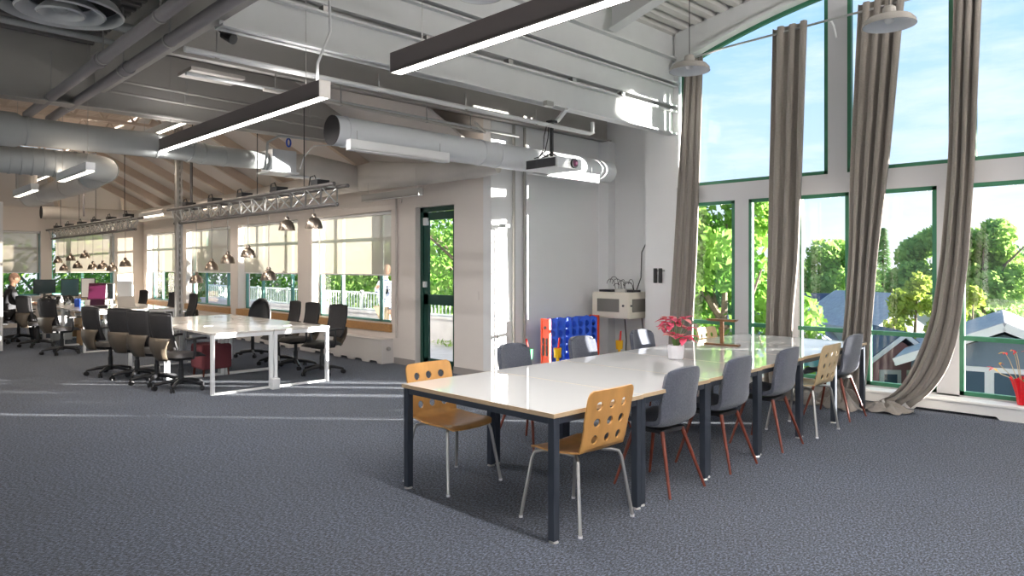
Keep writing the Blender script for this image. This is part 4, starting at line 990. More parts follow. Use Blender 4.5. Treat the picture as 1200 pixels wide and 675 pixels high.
# ------------------------------------------------------------------ office chairs
def make_office(base_rot=0):
    t = thing('office_chair', '', 'office chair', (0, 0, 0), 0, 'black office chairs round the desks')
    b = MB(); casters = []
    for k in range(5):
        a = 2*PI*k/5+base_rot; c, s = math.cos(a), math.sin(a)
        b.tube([(.03*c, .03*s, .115), (.16*c, .16*s, .105), (.30*c, .30*s, .075)], [.028, .024, .016], 8)
        casters.append((.305*c, .305*s, a))
    b.cyl((0, 0, .07), (0, 0, .15), .04, n=14)
    base = b.build('star_base', 'black_plastic', t, smooth=SM)
    for x, y, a in casters:
        m = MB(); px, py = -math.sin(a+.6)*.018, math.cos(a+.6)*.018
        for q in (-1, 1): m.cyl((x+q*px*.5, y+q*py*.5, .03), (x+q*px*1.3, y+q*py*1.3, .03), .03, n=12)
        m.cyl((x, y, .03), (x, y, .08), .008, n=6)
        m.build('caster', 'black', base)
    m = MB(); m.cyl((0, 0, .14), (0, 0, .40), .025, n=12); m.cyl((0, 0, .12), (0, 0, .27), .033, n=12); m.build('gas_column', 'black_plastic', t, smooth=SM)
    m = MB(); m.box(-.10, .10, -.14, .12, .38, .425); m.beam((0, -.1, .40), (0, -.25, .42), .09, .03); m.build('mechanism', 'black', t, bevel=.006)
    # seat cushion
    m = MB(); nx, ny = 8, 8
    vs = []
    for z0 in (0, 1):
        for j in range(ny+1):
            for i in range(nx+1):
                u, v = 2*i/nx-1, 2*j/ny-1
                x = u*.245*(1-.06*v*v)*(1-.06*abs(v)); y = v*.235*(1-.08*u*u)
                e = (1-abs(u)**6)*(1-abs(v)**6)
                vs.append((x, y, (.43+.055*e**.5-.02*max(0, v)**3) if z0 else .43-.005*e))
    N_ = (nx+1)*(ny+1)
    fs = [(z*N_+j*(nx+1)+i, z*N_+j*(nx+1)+i+1, z*N_+(j+1)*(nx+1)+i+1, z*N_+(j+1)*(nx+1)+i) for z in (0, 1) for j in range(ny) for i in range(nx)]
    m.add(vs, fs); m.build('seat', 'seat_black', t, smooth=True)
    # back: mesh panel with frame
    def bp(u, v):   # u -1..1, v 0..1
        w = .215*(1-.10*(1-v))*(1-.05*v**6); y = -.235-.10*v-.03*math.sin(PI*v)+.045*u*u; z = .53+.47*v-.012*u*u*(v > .95)
        return (u*w, y, z)
    nu, nv = 8, 10
    m = MB(); m.add([bp(2*i/nu-1, j/nv) for j in range(nv+1) for i in range(nu+1)], [(j*(nu+1)+i, j*(nu+1)+i+1, (j+1)*(nu+1)+i+1, (j+1)*(nu+1)+i) for j in range(nv) for i in range(nu)])
    bk = m.build('backrest', 'mesh_fabric', t, smooth=True, solid=.022)
    m = MB(); ring = [bp(-1, j/nv) for j in range(nv+1)]+[bp(2*i/nu-1, 1) for i in range(1, nu)]+[bp(1, 1-j/nv) for j in range(nv+1)]
    m.tube(ring, .014, 8); m.build('rim', 'black', bk, smooth=True)
    m = MB(); vs = []
    for j in range(7):
        v = j/6; w = .10+.095*v; z = .40+.28*v; y = -.27-.06*math.sin(PI*v*.8)-.02
        vs += [(-w, y+.03, z), (0, y, z), (w, y+.03, z)]
    m.add(vs, [f for j in range(6) for f in ((3*j, 3*j+1, 3*j+4, 3*j+3), (3*j+1, 3*j+2, 3*j+5, 3*j+4))]); m.build('lumbar_shell', 'plastic_tan', t, smooth=True, solid=.02)
    for sx in (-1, 1):
        m = MB(); m.tube([(sx*.12, -.02, .41), (sx*.27, -.02, .42), (sx*.295, -.02, .47), (sx*.295, -.02, .655)], .017, 8)
        m.box(sx*.295-.04, sx*.295+.04, -.13, .13, .655, .68); m.build('armrest', 'black_plastic', t, smooth=SM, bevel=.004)
    return t
oc = make_office(.3)
OC = [  # x, y, rotation (local +Y is front), label
 (3.33, 9.42, -1.28, 'black office chair nearest the camera at the left side of the near desks'),
 (3.26, 10.10, -1.2, 'second black office chair in the left row at the near desks'),
 (3.20, 10.72, -1.12, 'third black office chair in the left row, overlapping its neighbours'),
 (3.05, 11.42, -1.3, 'fourth black office chair in the left row, standing a little apart'),
 (5.27, 9.30, PI/2+.1, 'black office chair at the near right corner of the desks, by the radiator cover'),
 (5.30, 10.15, PI/2, 'black office chair behind the corner one on the window side'),
 (5.32, 10.78, PI/2-.1, 'black office chair third along the window side of the near desks'),
 (3.15, 14.75, -1.1, 'black office chair by the near left leg of the far desks'),
 (3.10, 16.4, -1.15, 'black office chair in front of the cluttered desk'),
 (3.05, 18.0, -1.1, 'black office chair pulled up next to the seated person'),
 (5.30, 15.1, PI/2, 'black office chair with a dark back on the window side of the far desks'),
 (5.30, 16.3, PI/2, 'black office chair further back on the window side of the far desks'),
 (5.30, 18.2, PI/2+.1, 'black office chair before the far windows, right of the pair'),
 (5.30, 19.2, PI/2-.1, 'black office chair before the far windows, left of the pair'),
 (2.67, 17.6, -PI/2, 'black office chair in which the bald person sits')]
for i, (x, y, rz, lab) in enumerate(OC):
    if i == 0: oc.location = (x, y, 0); oc.rotation_euler.z = rz; oc['label'] = lab
    else: dup(oc, (x, y, 0), rz, lab)
# round-backed task chair in front of the second window
t = thing('task_chair', 'dark chair with a round back in front of the second shaded window', 'office chair', (5.45, 12.0, 0), PI/2+.3)
m = MB()
for k in range(5):
    a = 2*PI*k/5; m.tube([(0, 0, .10), (.3*math.cos(a), .3*math.sin(a), .07)], [.026, .016], 8); m.cyl((.3*math.cos(a), .3*math.sin(a)-.02, .03), (.3*math.cos(a), .3*math.sin(a)+.02, .03), .03, n=12)
m.build('star_base', 'black', t); m = MB(); m.cyl((0, 0, .1), (0, 0, .42), .028, n=12); m.build('gas_column', 'black', t)
m = MB(); m.lathe([(0, .42), (.22, .42), (.25, .45), (.23, .49), (0, .50)], n=24); m.build('seat', 'seat_black', t, smooth=True)
m = MB(); nu = 12; vs = []
for j in range(9):
    v = j/8
    for i in range(nu+1):
        u = 2*i/nu-1; w = .27*math.sqrt(max(.02, 1-max(0, (v-.35)/.65)**2.4)) if v > .35 else .27
        vs.append((u*w, -.22-.06*v+.10*u*u, .50+.50*v))
m.add(vs, [(j*(nu+1)+i, j*(nu+1)+i+1, (j+1)*(nu+1)+i+1, (j+1)*(nu+1)+i) for j in range(8) for i in range(nu)]); m.build('backrest', 'black_plastic', t, smooth=True, solid=.03)
# power box near the desk leg and maroon pouf
t = thing('power_box', 'small white socket box on the floor by the desk leg', 'socket box', (4.20, 8.60, 0))
m = MB(); m.box(-.05, .05, -.05, .05, 0, .14); m.build('body', 'fixture_white', t, bevel=.006); m = MB(); m.tube([(0, 0, .14), (.01, 0, .2), (.0, .03, .5), (0, .05, .7)], .006, 6); m.build('lead', 'fixture_white', t)
t = thing('pouf', 'maroon upholstered stool under the near desks', 'stool', (4.1, 10.4, 0))
m = MB(); m.box(-.22, .22, -.22, .22, .10, .46); m.build('seat', 'maroon', t, bevel=.04)
for sx in (-1, 1):
    for sy in (-1, 1): m = MB(); m.cyl((sx*.17, sy*.17, .11), (sx*.18, sy*.18, 0), .018, .012, 8); m.build('leg', 'chair_leg_wood', t)

# ------------------------------------------------------------------ desk clutter
def monitor(x, y, rz, label, w=.52, h=.32, mat='screen_teal', back='black', z=.76, mirror=True):
    t = thing('monitor', label, 'monitor', (x, y, z), rz, 'monitors on the far desks')
    m = MB(); m.box(-w/2, w/2, 0, .03, .12, .12+h); m.build('housing', back, t, bevel=.005)
    m = MB(); m.box(-w/2+.012, w/2-.012, -.004, 0, .135, .105+h); m.build('screen', mat, t)
    m = MB(); m.box(-.025, .025, .01, .04, 0, .2); m.lathe([(0, 0), (.1, 0), (.1, .012), (0, .014)], (0, .02, 0), 18); m.build('stand', back, t)
monitor(4.15, 21.2, .15, 'dark monitor beside the head of the seated person', .5, .36, 'screen_dark')
monitor(4.20, 18.9, -.1, 'teal dark monitor centred before the far window', .36, .40, 'screen_teal')
monitor(4.28, 17.7, -.55, 'pale tall monitor showing lines of text, left of the purple board', .28, .44, 'paper', 'black')
for k in range(9):
    pass
monitor(4.5, 15.8, PI-.9, 'aluminium monitor seen from behind on the far desks', .34, .40, 'screen_dark', 'aluminium')
monitor(4.45, 16.7, -1.4, 'second monitor with a pale casing beside the purple board', .30, .34, 'screen_dark', 'aluminium')
t = thing('display_board', 'purple faced easel board standing on a far desk', 'board', (4.15, 16.55, .765), -.5)
m = MB(); m.prism([(0, 0), (.02, 0), (.12, .46), (.10, .46)], -.16, .16, 'x'); m.build('purple_panel', 'purple', t)
m = MB(); m.prism([(.26, 0), (.28, 0), (.135, .46), (.12, .46)], -.16, .16, 'x'); m.build('back_panel', 'paper', t)
def small(name, cat, lab, x, y, fn, mat, z=.76, **k):
    m = MB(); fn(m); o = m.build(name, mat, loc=(x, y, z+.002), **k); return tag(o, lab, cat)
small('mug', 'mug', 'blue mug on the cluttered desk edge', 3.75, 16.3, lambda m: m.lathe([(0, 0), (.05, 0), (.055, .16), (.05, .16), (.045, .02), (0, .02)], n=16), 'blue_cable')
small('cup', 'cup', 'pale paper cup beside the blue mug', 3.88, 16.1, lambda m: m.lathe([(0, 0), (.04, 0), (.05, .14), (.045, .14), (.036, .01), (0, .01)], n=16), 'paper')
small('bottle', 'bottle', 'small white bottle among the desk clutter', 3.6, 16.9, lambda m: m.lathe([(0, 0), (.04, 0), (.04, .12), (.015, .16), (.015, .20), (0, .20)], n=14), 'paper')
small('box', 'box', 'low black device on the far desk front edge', 3.9, 15.5, lambda m: m.box(-.16, .16, -.12, .12, 0, .05), 'black_plastic', bevel=.005)
small('laptop', 'laptop', 'grey open laptop on the far desk', 4.35, 15.1, lambda m: (m.box(-.16, .16, -.11, .11, 0, .015), m.beam((0, .11, .01), (0, .19, .22), .32, .01)), 'aluminium')
for k in range(5):
    x, y = (3.6+.17*(k % 3), 17.2+.33*k)
    small('headset', 'headset', ['black headset lying at the left of the clutter', 'black headset on its stand among the clutter', 'coiled black cable hump on the cluttered desk', 'black webcam on the cluttered desk', 'black bag standing on the desk near the person'][k], x, y,
          (lambda m, k=k: (m.tube([(.09*math.cos(a), 0, .05+.12*math.sin(a)) for a in [PI*q/8 for q in range(9)]], .02, 8), m.cyl((-.09, -.03, .05), (-.09, .03, .05), .05, n=12), m.cyl((.09, -.03, .05), (.09, .03, .05), .05, n=12))), 'black', smooth=SM)
for k, (x, y, w, d, h, mat, lab, z) in enumerate(((3.75, 17.6, .35, .3, .5, 'paper', 'pale carton under the cluttered desk', 0), (3.9, 16.2, .3, .35, .35, 'card_brown', 'brown carton under the far desk', 0), (4.4, 16.4, .4, .3, .45, 'fixture_white', 'white drawer unit under the far desk', 0), (4.0, 18.2, .35, .3, .25, 'card_brown', 'small brown carton beneath the furthest desk', 0))):
    t = thing('storage_box', lab, 'box', (x, y, z)); m = MB(); m.box(-w/2, w/2, -d/2, d/2, 0, h); m.build('body', mat, t, bevel=.01); m = MB(); m.box(-w/2-.005, w/2+.005, -d/2-.005, d/2+.005, h, h+.02); m.build('lid', mat, t, bevel=.004)
t = thing('cork_crate', 'orange tan cabinet against the far window ledge', 'cabinet', (5.6, 21.3, 0)); m = MB(); m.box(-.7, .3, -.25, .25, 0, .85); m.build('body', 'edge_ply', t, bevel=.01); m = MB(); m.box(-.68, -.21, -.27, -.25, .05, .8); m.box(-.19, .28, -.27, -.25, .05, .8); m.build('door', 'edge_ply', t)

# ------------------------------------------------------------------ people
def skin_body(name, verts, edges, radii, mat, parent, sub=2, root=0):
    me = bpy.data.meshes.new(name); me.from_pydata(verts, edges, []); me.materials.append(MATS[mat])
    o = bpy.data.objects.new(name, me); COL.objects.link(o); o.parent = parent
    md = o.modifiers.new('skin', 'SKIN'); md.use_smooth_shade = True
    for i, s in enumerate(me.skin_vertices[0].data): s.radius = (radii[i], radii[i]) if not isinstance(radii[i], tuple) else radii[i]; s.use_root = (i == root)
    su = o.modifiers.new('s', 'SUBSURF'); su.levels = sub; su.render_levels = sub
    return o
def head(parent, x, y, z, s=1.0, face=(0, 1)):
    """head mesh facing +Y by default"""
    m = MB(); n, k = 20, 16; vs = []
    for j in range(k+1):
        ph = PI*j/k
        for i in range(n):
            a = 2*PI*i/n; X, Y, Z = math.sin(ph)*math.cos(a), math.sin(ph)*math.sin(a), math.cos(ph)
            w = .078*(1-.18*max(0, -Z)**1.5); d = .098*(1-.12*max(0, -Z)); px, py, pz = X*w, Y*d+.006*(Z < 0)*Y, Z*.118
            if Y > .3:
                py += .022*math.exp(-((px/.013)**2+((pz+.012)/.022)**2))     # nose
                py -= .008*math.exp(-(((abs(px)-.03)/.014)**2+((pz-.012)/.012)**2))   # eye sockets
                py += .006*math.exp(-((px/.028)**2+((pz+.05)/.010)**2))      # lips
                py += .010*math.exp(-((px/.03)**2+((pz+.095)/.02)**2))       # chin
            vs.append((px, py, pz))
    fs = [(j*n+i, j*n+(i+1) % n, (j+1)*n+(i+1) % n, (j+1)*n+i) for j in range(k) for i in range(n)]
    m.add(vs, fs)
    for sx in (-1, 1): m.tube([(sx*.078, -.005, .02), (sx*.092, -.018, .015), (sx*.088, -.015, -.02), (sx*.077, -.0, -.03)], [.008, .011, .009, .005], 6)
    ang = math.atan2(-face[0], face[1]); c, s_ = math.cos(ang), math.sin(ang)
    m.v = [((X*c-Y*s_)*s+x, (X*s_+Y*c)*s+y, Z*s+z) for X, Y, Z in m.v]
    return m
# seated person at the far left, facing +X
P = thing('person', 'bald person in a black jacket sitting at the far left desk', 'person', (2.79, 17.6, 0))
V = [(0, 0, .56), (.02, 0, .75), (.05, 0, .98), (.06, 0, 1.12), (.09, 0, 1.20),
     (.06, .19, 1.06), (.16, .26, .84), (.42, .17, .80), (.06, -.19, 1.06), (.14, -.26, .84), (.40, -.16, .80),
     (.02, .11, .54), (.44, .13, .54), (.46, .13, .10), (.02, -.11, .54), (.44, -.13, .54), (.46, -.13, .10), (.58, .13, .05), (.58, -.13, .05)]
E_ = [(0, 1), (1, 2), (2, 3), (3, 4), (2, 5), (5, 6), (6, 7), (2, 8), (8, 9), (9, 10), (0, 11), (11, 12), (12, 13), (0, 14), (14, 15), (15, 16), (13, 17), (16, 18)]
R_ = [.15, (.15, .15), (.17, .17), .09, .055, .075, .055, .036, .075, .055, .036, .10, .075, .05, .10, .075, .05, .04, .04]
skin_body('clothed_body', V, E_, R_, 'jacket', P)
hd = head(P, .12, 0, 1.33, 1.0, (1, .1))
hd.tube([(.085, 0, 1.14), (.10, 0, 1.25)], .05, 12)
hd.build('head', 'skin', P, smooth=True)
def hand(parent, p, d, mat='skin'):
    p = Vector(p); d = Vector(d).normalized(); s = Vector((-d.y, d.x, 0)); m = MB()
    m.tube([p, p+d*.04, p+d*.085], [.022, .038, .034], 10)
    for k, (o_, l) in enumerate(((-.027, .07), (-.009, .08), (.010, .075), (.027, .06))):
        a = p+d*.08+s*o_; m.tube([a, a+d*l*.5, a+d*l*.85-Vector((0, 0, .018)), a+d*l-Vector((0, 0, .035))], [.0095, .009, .008, .006], 7)
    a = p+d*.03-s*.03; m.tube([a, a+d*.03-s*.02, a+d*.06-s*.025], [.011, .010, .008], 7)
    m.build('hand', mat, parent, smooth=True)
hand(P, (.42, .17, .80), (1, -.15, 0)); hand(P, (.40, -.16, .80), (1, .15, 0))

# ------------------------------------------------------------------ terrace outside the left windows
o = MB().box(XL+.3, 12.5, 7.5, 26, -.35, -.15).build('terrace_floor', 'concrete'); struct(o, 'pale terrace paving outside the left windows', 'terrace')
m = MB(); m.box(9.9, 10.15, 7.5, 26, -.15, .40); m.box(9.85, 10.2, 7.5, 26, .40, .46); struct(m.build('terrace_parapet', 'concrete'), 'low concrete parapet of the terrace', 'parapet')
t = thing('terrace_railing', 'pale painted railing on the terrace parapet', 'railing', (10.0, 7.6, .46))
m = MB(); m.box(-.03, .03, 0, 18, .42, .47); m.box(-.02, .02, 0, 18, .02, .05); m.build('rail', 'rail_paint', t)
m = MB(); y = .05
while y < 18: m.box(-.012, .012, y, y+.024, .04, .43); y += .13
o = m.build('balusters', 'rail_paint', t); o['kind'] = 'stuff'
for y in range(0, 18, 2): m = MB(); m.box(-.03, .03, y, y+.06, 0, .5); m.build('post', 'rail_paint', t)
t = thing('creeping_weed', 'small green weed growing at the foot of the terrace parapet', 'plant', (9.6, 11.6, -.148))
m = MB(); r = random.Random(4)
for k in range(70): leaf(m, (r.uniform(-.2, .2), r.uniform(-.4, .4), r.uniform(.02, .1)), (r.uniform(-1, 1), r.uniform(-1, 1), r.uniform(.1, 1)), .12, .04, .3)
m.build('foliage', 'leaves_mid_hazed', t)
# person in a plaid shirt sitting outside
Q = thing('person', 'person in a blue plaid shirt and khaki trousers outside the first shaded window', 'person', (8.2, 11.95, -.15))
V = [(0, 0, .86), (0, .0, 1.05), (0, 0, 1.28), (0, 0, 1.44), (0, 0, 1.50), (0, .19, 1.38), (.02, .30, 1.14), (-.12, .16, 1.30), (0, -.19, 1.38), (-.02, -.27, 1.10), (-.05, -.24, .86)]
E_ = [(0, 1), (1, 2), (2, 3), (3, 4), (2, 5), (5, 6), (6, 7), (2, 8), (8, 9), (9, 10)]
skin_body('shirt', V, E_, [.15, .15, .17, .08, .055, .075, .055, .04, .075, .055, .038], 'plaid', Q)
V = [(0, 0, .90), (0, .10, .82), (0, .11, .46), (0, .11, .08), (.10, .11, .04), (0, -.10, .82), (0, -.11, .46), (0, -.11, .08), (.10, -.11, .04)]
skin_body('trousers', V, [(0, 1), (1, 2), (2, 3), (3, 4), (0, 5), (5, 6), (6, 7), (7, 8)], [.15, .10, .07, .05, .04, .10, .07, .05, .04], 'khaki', Q)
hd = head(Q, .03, 0, 1.66, 1.0, (1, .6)); hd.tube([(0, 0, 1.48), (.01, 0, 1.58)], .05, 12); hd.build('head', 'skin', Q, smooth=True)
hand(Q, (-.12, .16, 1.30), (.3, -1, .3)); hand(Q, (-.05, -.24, .86), (0, -.3, -1))

# ------------------------------------------------------------------ surroundings outside
o = MB().box(-80, 300, -150, 300, -7.2, -7).build('ground_outside', 'lawn'); struct(o, 'green ground of the neighbourhood below', 'ground')
r = random.Random(21)
def tree_mesh(name, n, seed, lobes, leafs):
    r = random.Random(seed); m = MB()
    for k in range(n):
        cx, cy, cz, rr = lobes[r.randrange(len(lobes))]
        d = Vector((r.gauss(0, 1), r.gauss(0, 1), r.gauss(0, 1))).normalized()*rr*(r.random()**.35)
        p = Vector((cx, cy, cz))+d
        a = Vector((r.gauss(0, 1), r.gauss(0, 1), r.gauss(0, 1))).normalized(); b = a.orthogonal().normalized(); s = leafs*r.uniform(.6, 1.3)
        c = a.cross(b)
        m.add([p-b*s, p-c*s*.5, p+b*s, p+c*s*.5], [(0, 1, 2, 3)])
    return m
def lobes_for(seed, H, Wd, base):
    r = random.Random(seed); L = []
    for k in range(22):
        f = r.random(); rad = Wd*.5*math.sin(PI*(.12+.80*f))**.7; a = r.uniform(0, 2*PI)
        L.append((rad*.62*math.cos(a), rad*.62*math.sin(a), base+(H-base)*(.08+.84*f), Wd*.20*(1.1-.4*f)))
    L.append((0, 0, base+(H-base)*.5, Wd*.3)); return L
protos = {}
def tree(t_, d, H, Wd, mat, label, seed=0, n=9000, leafs=.16, base=.25, xy=None, group='trees outside', trunk=True):
    x, y = xy if xy else away(t_, d)
    t = thing('tree', label, 'tree', (x, y, -7.0), 0, group)
    if H > 0:
        m = tree_mesh('x', n, seed, lobes_for(seed, H, Wd, H*base), leafs); o = m.build('foliage', mat, t)
        r = random.Random(seed); m = MB(); m.tube([(0, 0, 0), (.1, 0, H*.3), (0, .1, H*.6), (0, 0, H*.9)], [H*.022, H*.018, H*.010, .02], 8)
        for k in range(9):
            a = r.uniform(0, 2*PI); z = H*r.uniform(.25, .7); m.tube([(0, 0, z), (Wd*.16*math.cos(a), Wd*.16*math.sin(a), z+H*.09), (Wd*.34*math.cos(a), Wd*.34*math.sin(a), z+H*.2)], [H*.009, H*.006, .015], 6)
        m.build('trunk', 'bark', t)
    return t
tree(.305, 16, 10.6, 4.6, 'leaves_bright', 'bright green leafy tree filling the left window panes behind the wooden stand', 1, 15000, .12, .18)
tree(.445, 52, 10.2, 9, 'leaves_mid_hazed', 'round green tree on the skyline behind the hip roofed house', 2, 12000, .24)
tree(.50, 60, 9.4, 6, 'leaves_mid_hazed', 'smaller skyline tree right of the third curtain', 3, 9000, .26)
tree(.60, 42, 11.6, 5.6, 'leaves_mid_hazed', 'large green tree between the third and the long curtain', 4, 14000, .2)
tree(.670, 40, 11.3, 6.0, 'leaves_mid_hazed', 'large green tree just right of the long curtain', 5, 14000, .2)
tree(.575, 20, 8.7, 2.0, 'leaves_yellow', 'slim yellow green tree in front of the dark roofs', 6, 4200, .10, .42)
tree(.655, 22, 8.2, 2.6, 'leaves_yellow', 'yellow green tree behind the long curtain, half hidden', 7, 7000, .13)
tree(.535, 18, 5.4, 2.4, 'leaves_bright', 'low bright bush between the pink house and the blue roof', 8, 3000, .12)
tree(.74, 70, 9.5, 16, 'leaves_dark_hazed', 'distant dark tree at the right edge', 9, 8000, .3)
tree(.73, 26, 6.4, 5, 'leaves_mid_hazed', 'bush behind the dormer roof at the right edge', 10, 5000, .15)
tree(.27, 45, 10.5, 12, 'leaves_dark_hazed', 'dark tree seen low through the leftmost tall pane', 12, 7000, .25)
tree(.385, 30, 6.6, 6, 'leaves_dark_hazed', 'dark low tree beside the hip roof', 13, 5000, .18)
# broad crowned tree added out of frame, blocking low sun from the upper windows
x, y = 16.3, -6.9
t = thing('tree', 'unseen broad crowned tree added to screen the upper windows from the low sun', 'tree', (x, y, -7), 0, 'trees outside')
r = random.Random(50); L = [(r.uniform(-1.1, 1.1), r.uniform(-1.1, 1.1), r.uniform(11.4, 15.5), 1.0) for _ in range(44)]
L += [(r.uniform(-.4, .4), 1.9+.5*i, 12.5+.8*j+r.uniform(-.05, .05), .75) for i in range(7) for j in range(4)]  # extra lobes shaped to keep sun off the upper beams
m = tree_mesh('x', 24000, 50, L, .2); m.build('foliage', 'leaves_mid_hazed', t)
m = MB(); m.tube([(0, 0, 0), (.05, 0, 6), (0, .05, 13)], [.22, .17, .08], 10); m.build('trunk', 'bark', t)
# spruce
x, y = away(.527, 48); t = thing('tree', 'narrow dark spruce on the skyline right of the third curtain', 'tree', (x, y, -7), 0, 'trees outside'); m = MB(); rr = random.Random(8)
for k in range(2600):
    f = rr.random()**.7; a = rr.uniform(0, 2*PI); q = (1-f)*1.7*rr.random()**.4+.05; p = Vector((q*math.cos(a), q*math.sin(a), 1+10.2*f)); d = Vector((math.cos(a), math.sin(a), -.4))*.3; s = Vector((-math.sin(a), math.cos(a), 0))*.09
    m.add([p-s, p+d, p+s], [(0, 1, 2)])
m.build('foliage', 'leaves_dark_hazed', t); m = MB(); m.cyl((0, 0, 0), (0, 0, 11), .2, .03, 8); m.build('trunk', 'bark', t)
# trees beyond the terrace
for i, (x, y, H, Wd, mt, lab) in enumerate(((17, 17.5, 13.5, 9, 'leaves_mid_hazed', 'tall leafy tree seen through the green door'), (21, 24, 12.5, 10, 'leaves_bright', 'leafy tree behind the person in the plaid shirt'), (17.5, 26, 9.5, 8, 'leaves_mid_hazed', 'leafy tree beyond the railing, second shaded window'),
        (20, 36, 10.5, 10, 'leaves_bright', 'leafy tree beyond the railing, third shaded window'), (16, 40, 10, 9, 'leaves_bright', 'leafy tree beyond the corner of the terrace'), (8, 42, 10.2, 11, 'leaves_bright', 'leafy tree outside the right far window'), (3, 44, 9.6, 10, 'leaves_mid_hazed', 'leafy tree outside the left far window'), (14.5, 13, 8.8, 6, 'leaves_mid_hazed', 'low leafy tree just below the terrace by the door'), (25, 31, 11, 11, 'leaves_dark_hazed', 'darker tree further beyond the terrace'))):
    tree(0, 0, H, Wd, mt, lab, 30+i, 9000, .16, .2, xy=(x, y), group='trees beyond the terrace')
# houses
def house(t_, d, w, dp, zt, ridge, rz, wall, roof, label, hip=False, wins=(), chimney=None, gable_panel=None, overhang=.4):
    x, y = away(t_, d); t = thing('house', label, 'house', (x, y, -7), rz, 'neighbouring houses'); h = zt+7; hr = ridge+7
    m = MB(); m.box(-w/2, w/2, -dp/2, dp/2, 0, h)
    if not hip: m.prism([(-dp/2, h), (dp/2, h), (0, hr-.1)], -w/2, w/2, 'x')
    m.build('walls', wall, t)
    m = MB(); o = overhang; W2, D2 = w/2+o, dp/2+o; ze = h-.12
    if hip:
        k = min(W2, D2)*.8
        vs = [(-W2, -D2, ze), (W2, -D2, ze), (W2, D2, ze), (-W2, D2, ze), (-W2+k, 0, hr), (W2-k, 0, hr)]
        m.add(vs, [(0, 1, 5, 4), (1, 2, 5), (2, 3, 4, 5), (3, 0, 4), (0, 3, 2, 1)])
    else:
        for s in (-1, 1):
            m.add([(-W2, s*D2, ze), (W2, s*D2, ze), (W2, 0, hr), (-W2, 0, hr), (-W2, s*D2, ze+.18), (W2, s*D2, ze+.18), (W2, 0, hr+.18), (-W2, 0, hr+.18)], [(0, 1, 2, 3), (4, 5, 6, 7), (0, 1, 5, 4), (1, 2, 6, 5), (0, 3, 7, 4)])
    m.build('roof', roof, t)
    if not hip:
        m = MB()
        for sx in (-1, 1):
            for s in (-1, 1): m.beam((sx*(W2+.03), s*D2, ze+.08), (sx*(W2+.03), 0, hr+.08), .05, .028*w+.04)
        m.build('verge_board', 'trim_white', t)
    for (fx, a, z0, ww, hh) in wins:     # face, position, base, width, height
        f = MB(); g = MB()
        if fx in ('-y', '+y'):
            s = -1 if fx == '-y' else 1; yy = s*dp/2; f.box(a-ww/2-.1, a+ww/2+.1, yy, yy+s*.06, z0+7-.1, z0+7+hh+.1); g.box(a-ww/2, a+ww/2, yy+s*.055, yy+s*.08, z0+7, z0+7+hh)
        else:
            s = -1 if fx == '-x' else 1; xx = s*w/2; f.box(xx, xx+s*.06, a-ww/2-.1, a+ww/2+.1, z0+7-.1, z0+7+hh+.1); g.box(xx+s*.055, xx+s*.08, a-ww/2, a+ww/2, z0+7, z0+7+hh)
        fo = f.build('window', 'trim_white', t); g.build('pane', 'pane_dark', fo)
    if chimney: cx, cy = chimney; m = MB(); m.box(cx-.35, cx+.35, cy-.35, cy+.35, hr-1.2, hr+.6); m.build('chimney', 'siding_pink', t)
    return t
A45 = CA-PI/2
house(.425, 44, 9, 8, -1.9, -.1, A45, 'siding_white', 'roof_blue', 'house with a dark blue hipped roof beyond the second curtain', hip=True, chimney=(-2, 0), wins=[('-y', -2, -4, 1, 1.4), ('-y', 2, -4, 1, 1.4)])
house(.445, 27, 8.5, 7, -2.6, -.35, A45+.35, 'siding_white', 'roof_grey', 'house with a large pale grey shingle roof between the second and third curtain', wins=[('-y', -2, -4.6, 1, 1.3), ('-y', 1.5, -4.6, 1, 1.3)], chimney=(2.5, .8))
t = house(.410, 22, 2.6, 3.2, -1.45, -.35, A45+PI/2-.35, 'teal_panel', 'siding_white', 'small teal gabled dormer poking out before the pale grey roof', overhang=.25)
house(.515, 26, 4, 3.4, -.6, .45, A45+PI/2+.2, 'siding_white', 'roof_grey', 'white gabled house between the third curtain and the long curtain', wins=[('-x', -.7, -1.9, .6, .9), ('-x', .7, -1.9, .6, .9)], overhang=.2)
house(.530, 18.5, 2.0, 1.6, -.85, -.2, A45+PI/2-.1, 'siding_pink', 'roof_blue', 'narrow dusky pink house just below the window, behind the last grey chair', wins=[('-x', .3, -1.6, .3, .5), ('-x', -.35, -1.6, .3, .5)], overhang=.15)
house(.60, 21, 5.5, 5, -4.0, -2.0, A45-.3, 'siding_blue', 'roof_blue', 'house with a dark blue roof low behind the sweeping curtain', wins=[('-y', 0, -5, .9, 1)])
house(.698, 16.6, 4.6, 3.4, -.50, .25, .19, 'siding_blue', 'roof_grey', 'house gable with white verge boards and paired windows behind the red flower pot', wins=[('-x', .62, -1.15, .55, .5), ('-x', -.1, -1.15, .55, .5)], overhang=.3)
house(.735, 50, 7, 6, -.7, .3, A45, 'teal_panel', 'roof_grey', 'wide teal building in the distance at the right edge', overhang=.2)
house(.66, 34, 6, 6, -2.6, -1.3, A45+.5, 'siding_blue', 'roof_blue', 'slate roofed house among the trees right of the long curtain', wins=[('-y', 0, -3.2, 1, 1.2)])
house(.35, 34, 7, 6, -3, -1, A45+.4, 'siding_white', 'roof_grey', 'grey roofed house half hidden by the bright leafy tree', wins=[('-y', 0, -4.5, 1, 1.2)])

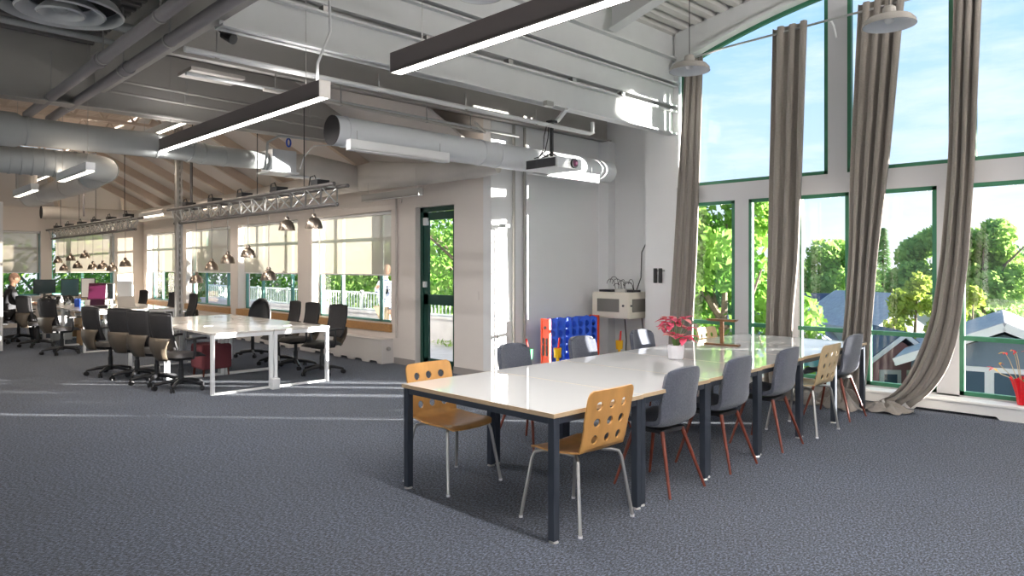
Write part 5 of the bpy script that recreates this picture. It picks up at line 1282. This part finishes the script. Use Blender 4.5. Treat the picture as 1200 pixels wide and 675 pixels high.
# ------------------------------------------------------------------ sky and sun
w = bpy.data.worlds.new('sky'); S.world = w; w.use_nodes = True; nt = w.node_tree; nt.nodes.clear()
out = nt.nodes.new('ShaderNodeOutputWorld'); bg = nt.nodes.new('ShaderNodeBackground'); tc = nt.nodes.new('ShaderNodeTexCoord')
sep = nt.nodes.new('ShaderNodeSeparateXYZ'); nt.links.new(tc.outputs['Generated'], sep.inputs[0])
rp = nt.nodes.new('ShaderNodeValToRGB'); e = rp.color_ramp.elements
e[0].position = 0; e[0].color = (.80, .86, .90, 1); e[1].position = 1; e[1].color = (.12, .32, .78, 1)
for p, c in ((.03, (.78, .86, .93)), (.12, (.58, .77, .96)), (.32, (.36, .62, .95)), (.6, (.20, .45, .88))): x = e.new(p); x.color = (*c, 1)
nt.links.new(sep.outputs['Z'], rp.inputs[0])
mp = nt.nodes.new('ShaderNodeMapping'); mp.inputs['Scale'].default_value = (1.6, 1.6, 7); nz = nt.nodes.new('ShaderNodeTexNoise'); nz.inputs['Scale'].default_value = 2.2; nz.inputs['Detail'].default_value = 6; nz.inputs['Roughness'].default_value = .6
nt.links.new(tc.outputs['Generated'], mp.inputs[0]); nt.links.new(mp.outputs[0], nz.inputs['Vector'])
cr = nt.nodes.new('ShaderNodeValToRGB'); cr.color_ramp.elements[0].position = .48; cr.color_ramp.elements[1].position = .78; cr.color_ramp.elements[1].color = (.75, .75, .75, 1)
nt.links.new(nz.outputs['Fac'], cr.inputs[0]); mx = nt.nodes.new('ShaderNodeMixRGB'); mx.inputs[2].default_value = (.95, .97, 1, 1)
nt.links.new(cr.outputs[0], mx.inputs[0]); nt.links.new(rp.outputs[0], mx.inputs[1]); nt.links.new(mx.outputs[0], bg.inputs[0]); bg.inputs[1].default_value = 1.25
nt.links.new(bg.outputs[0], out.inputs[0])
su = bpy.data.lights.new('sun', 'SUN'); su.energy = 45; su.angle = .009; su.color = (1, .95, .88)
so = bpy.data.objects.new('sun', su); COL.objects.link(so)
el = math.radians(3.7); dr = Vector((-.673, .740, 0)).normalized()*math.cos(el); dr.z = -math.sin(el)
so.rotation_euler = dr.to_track_quat('-Z', 'Y').to_euler(); so.location = (20, -10, 5)

S.view_settings.view_transform = 'Standard'; S.view_settings.look = 'None'; S.view_settings.gamma = 1; S.view_settings.exposure = 0.1
try: S.view_settings.use_curve_mapping = False
except Exception: pass
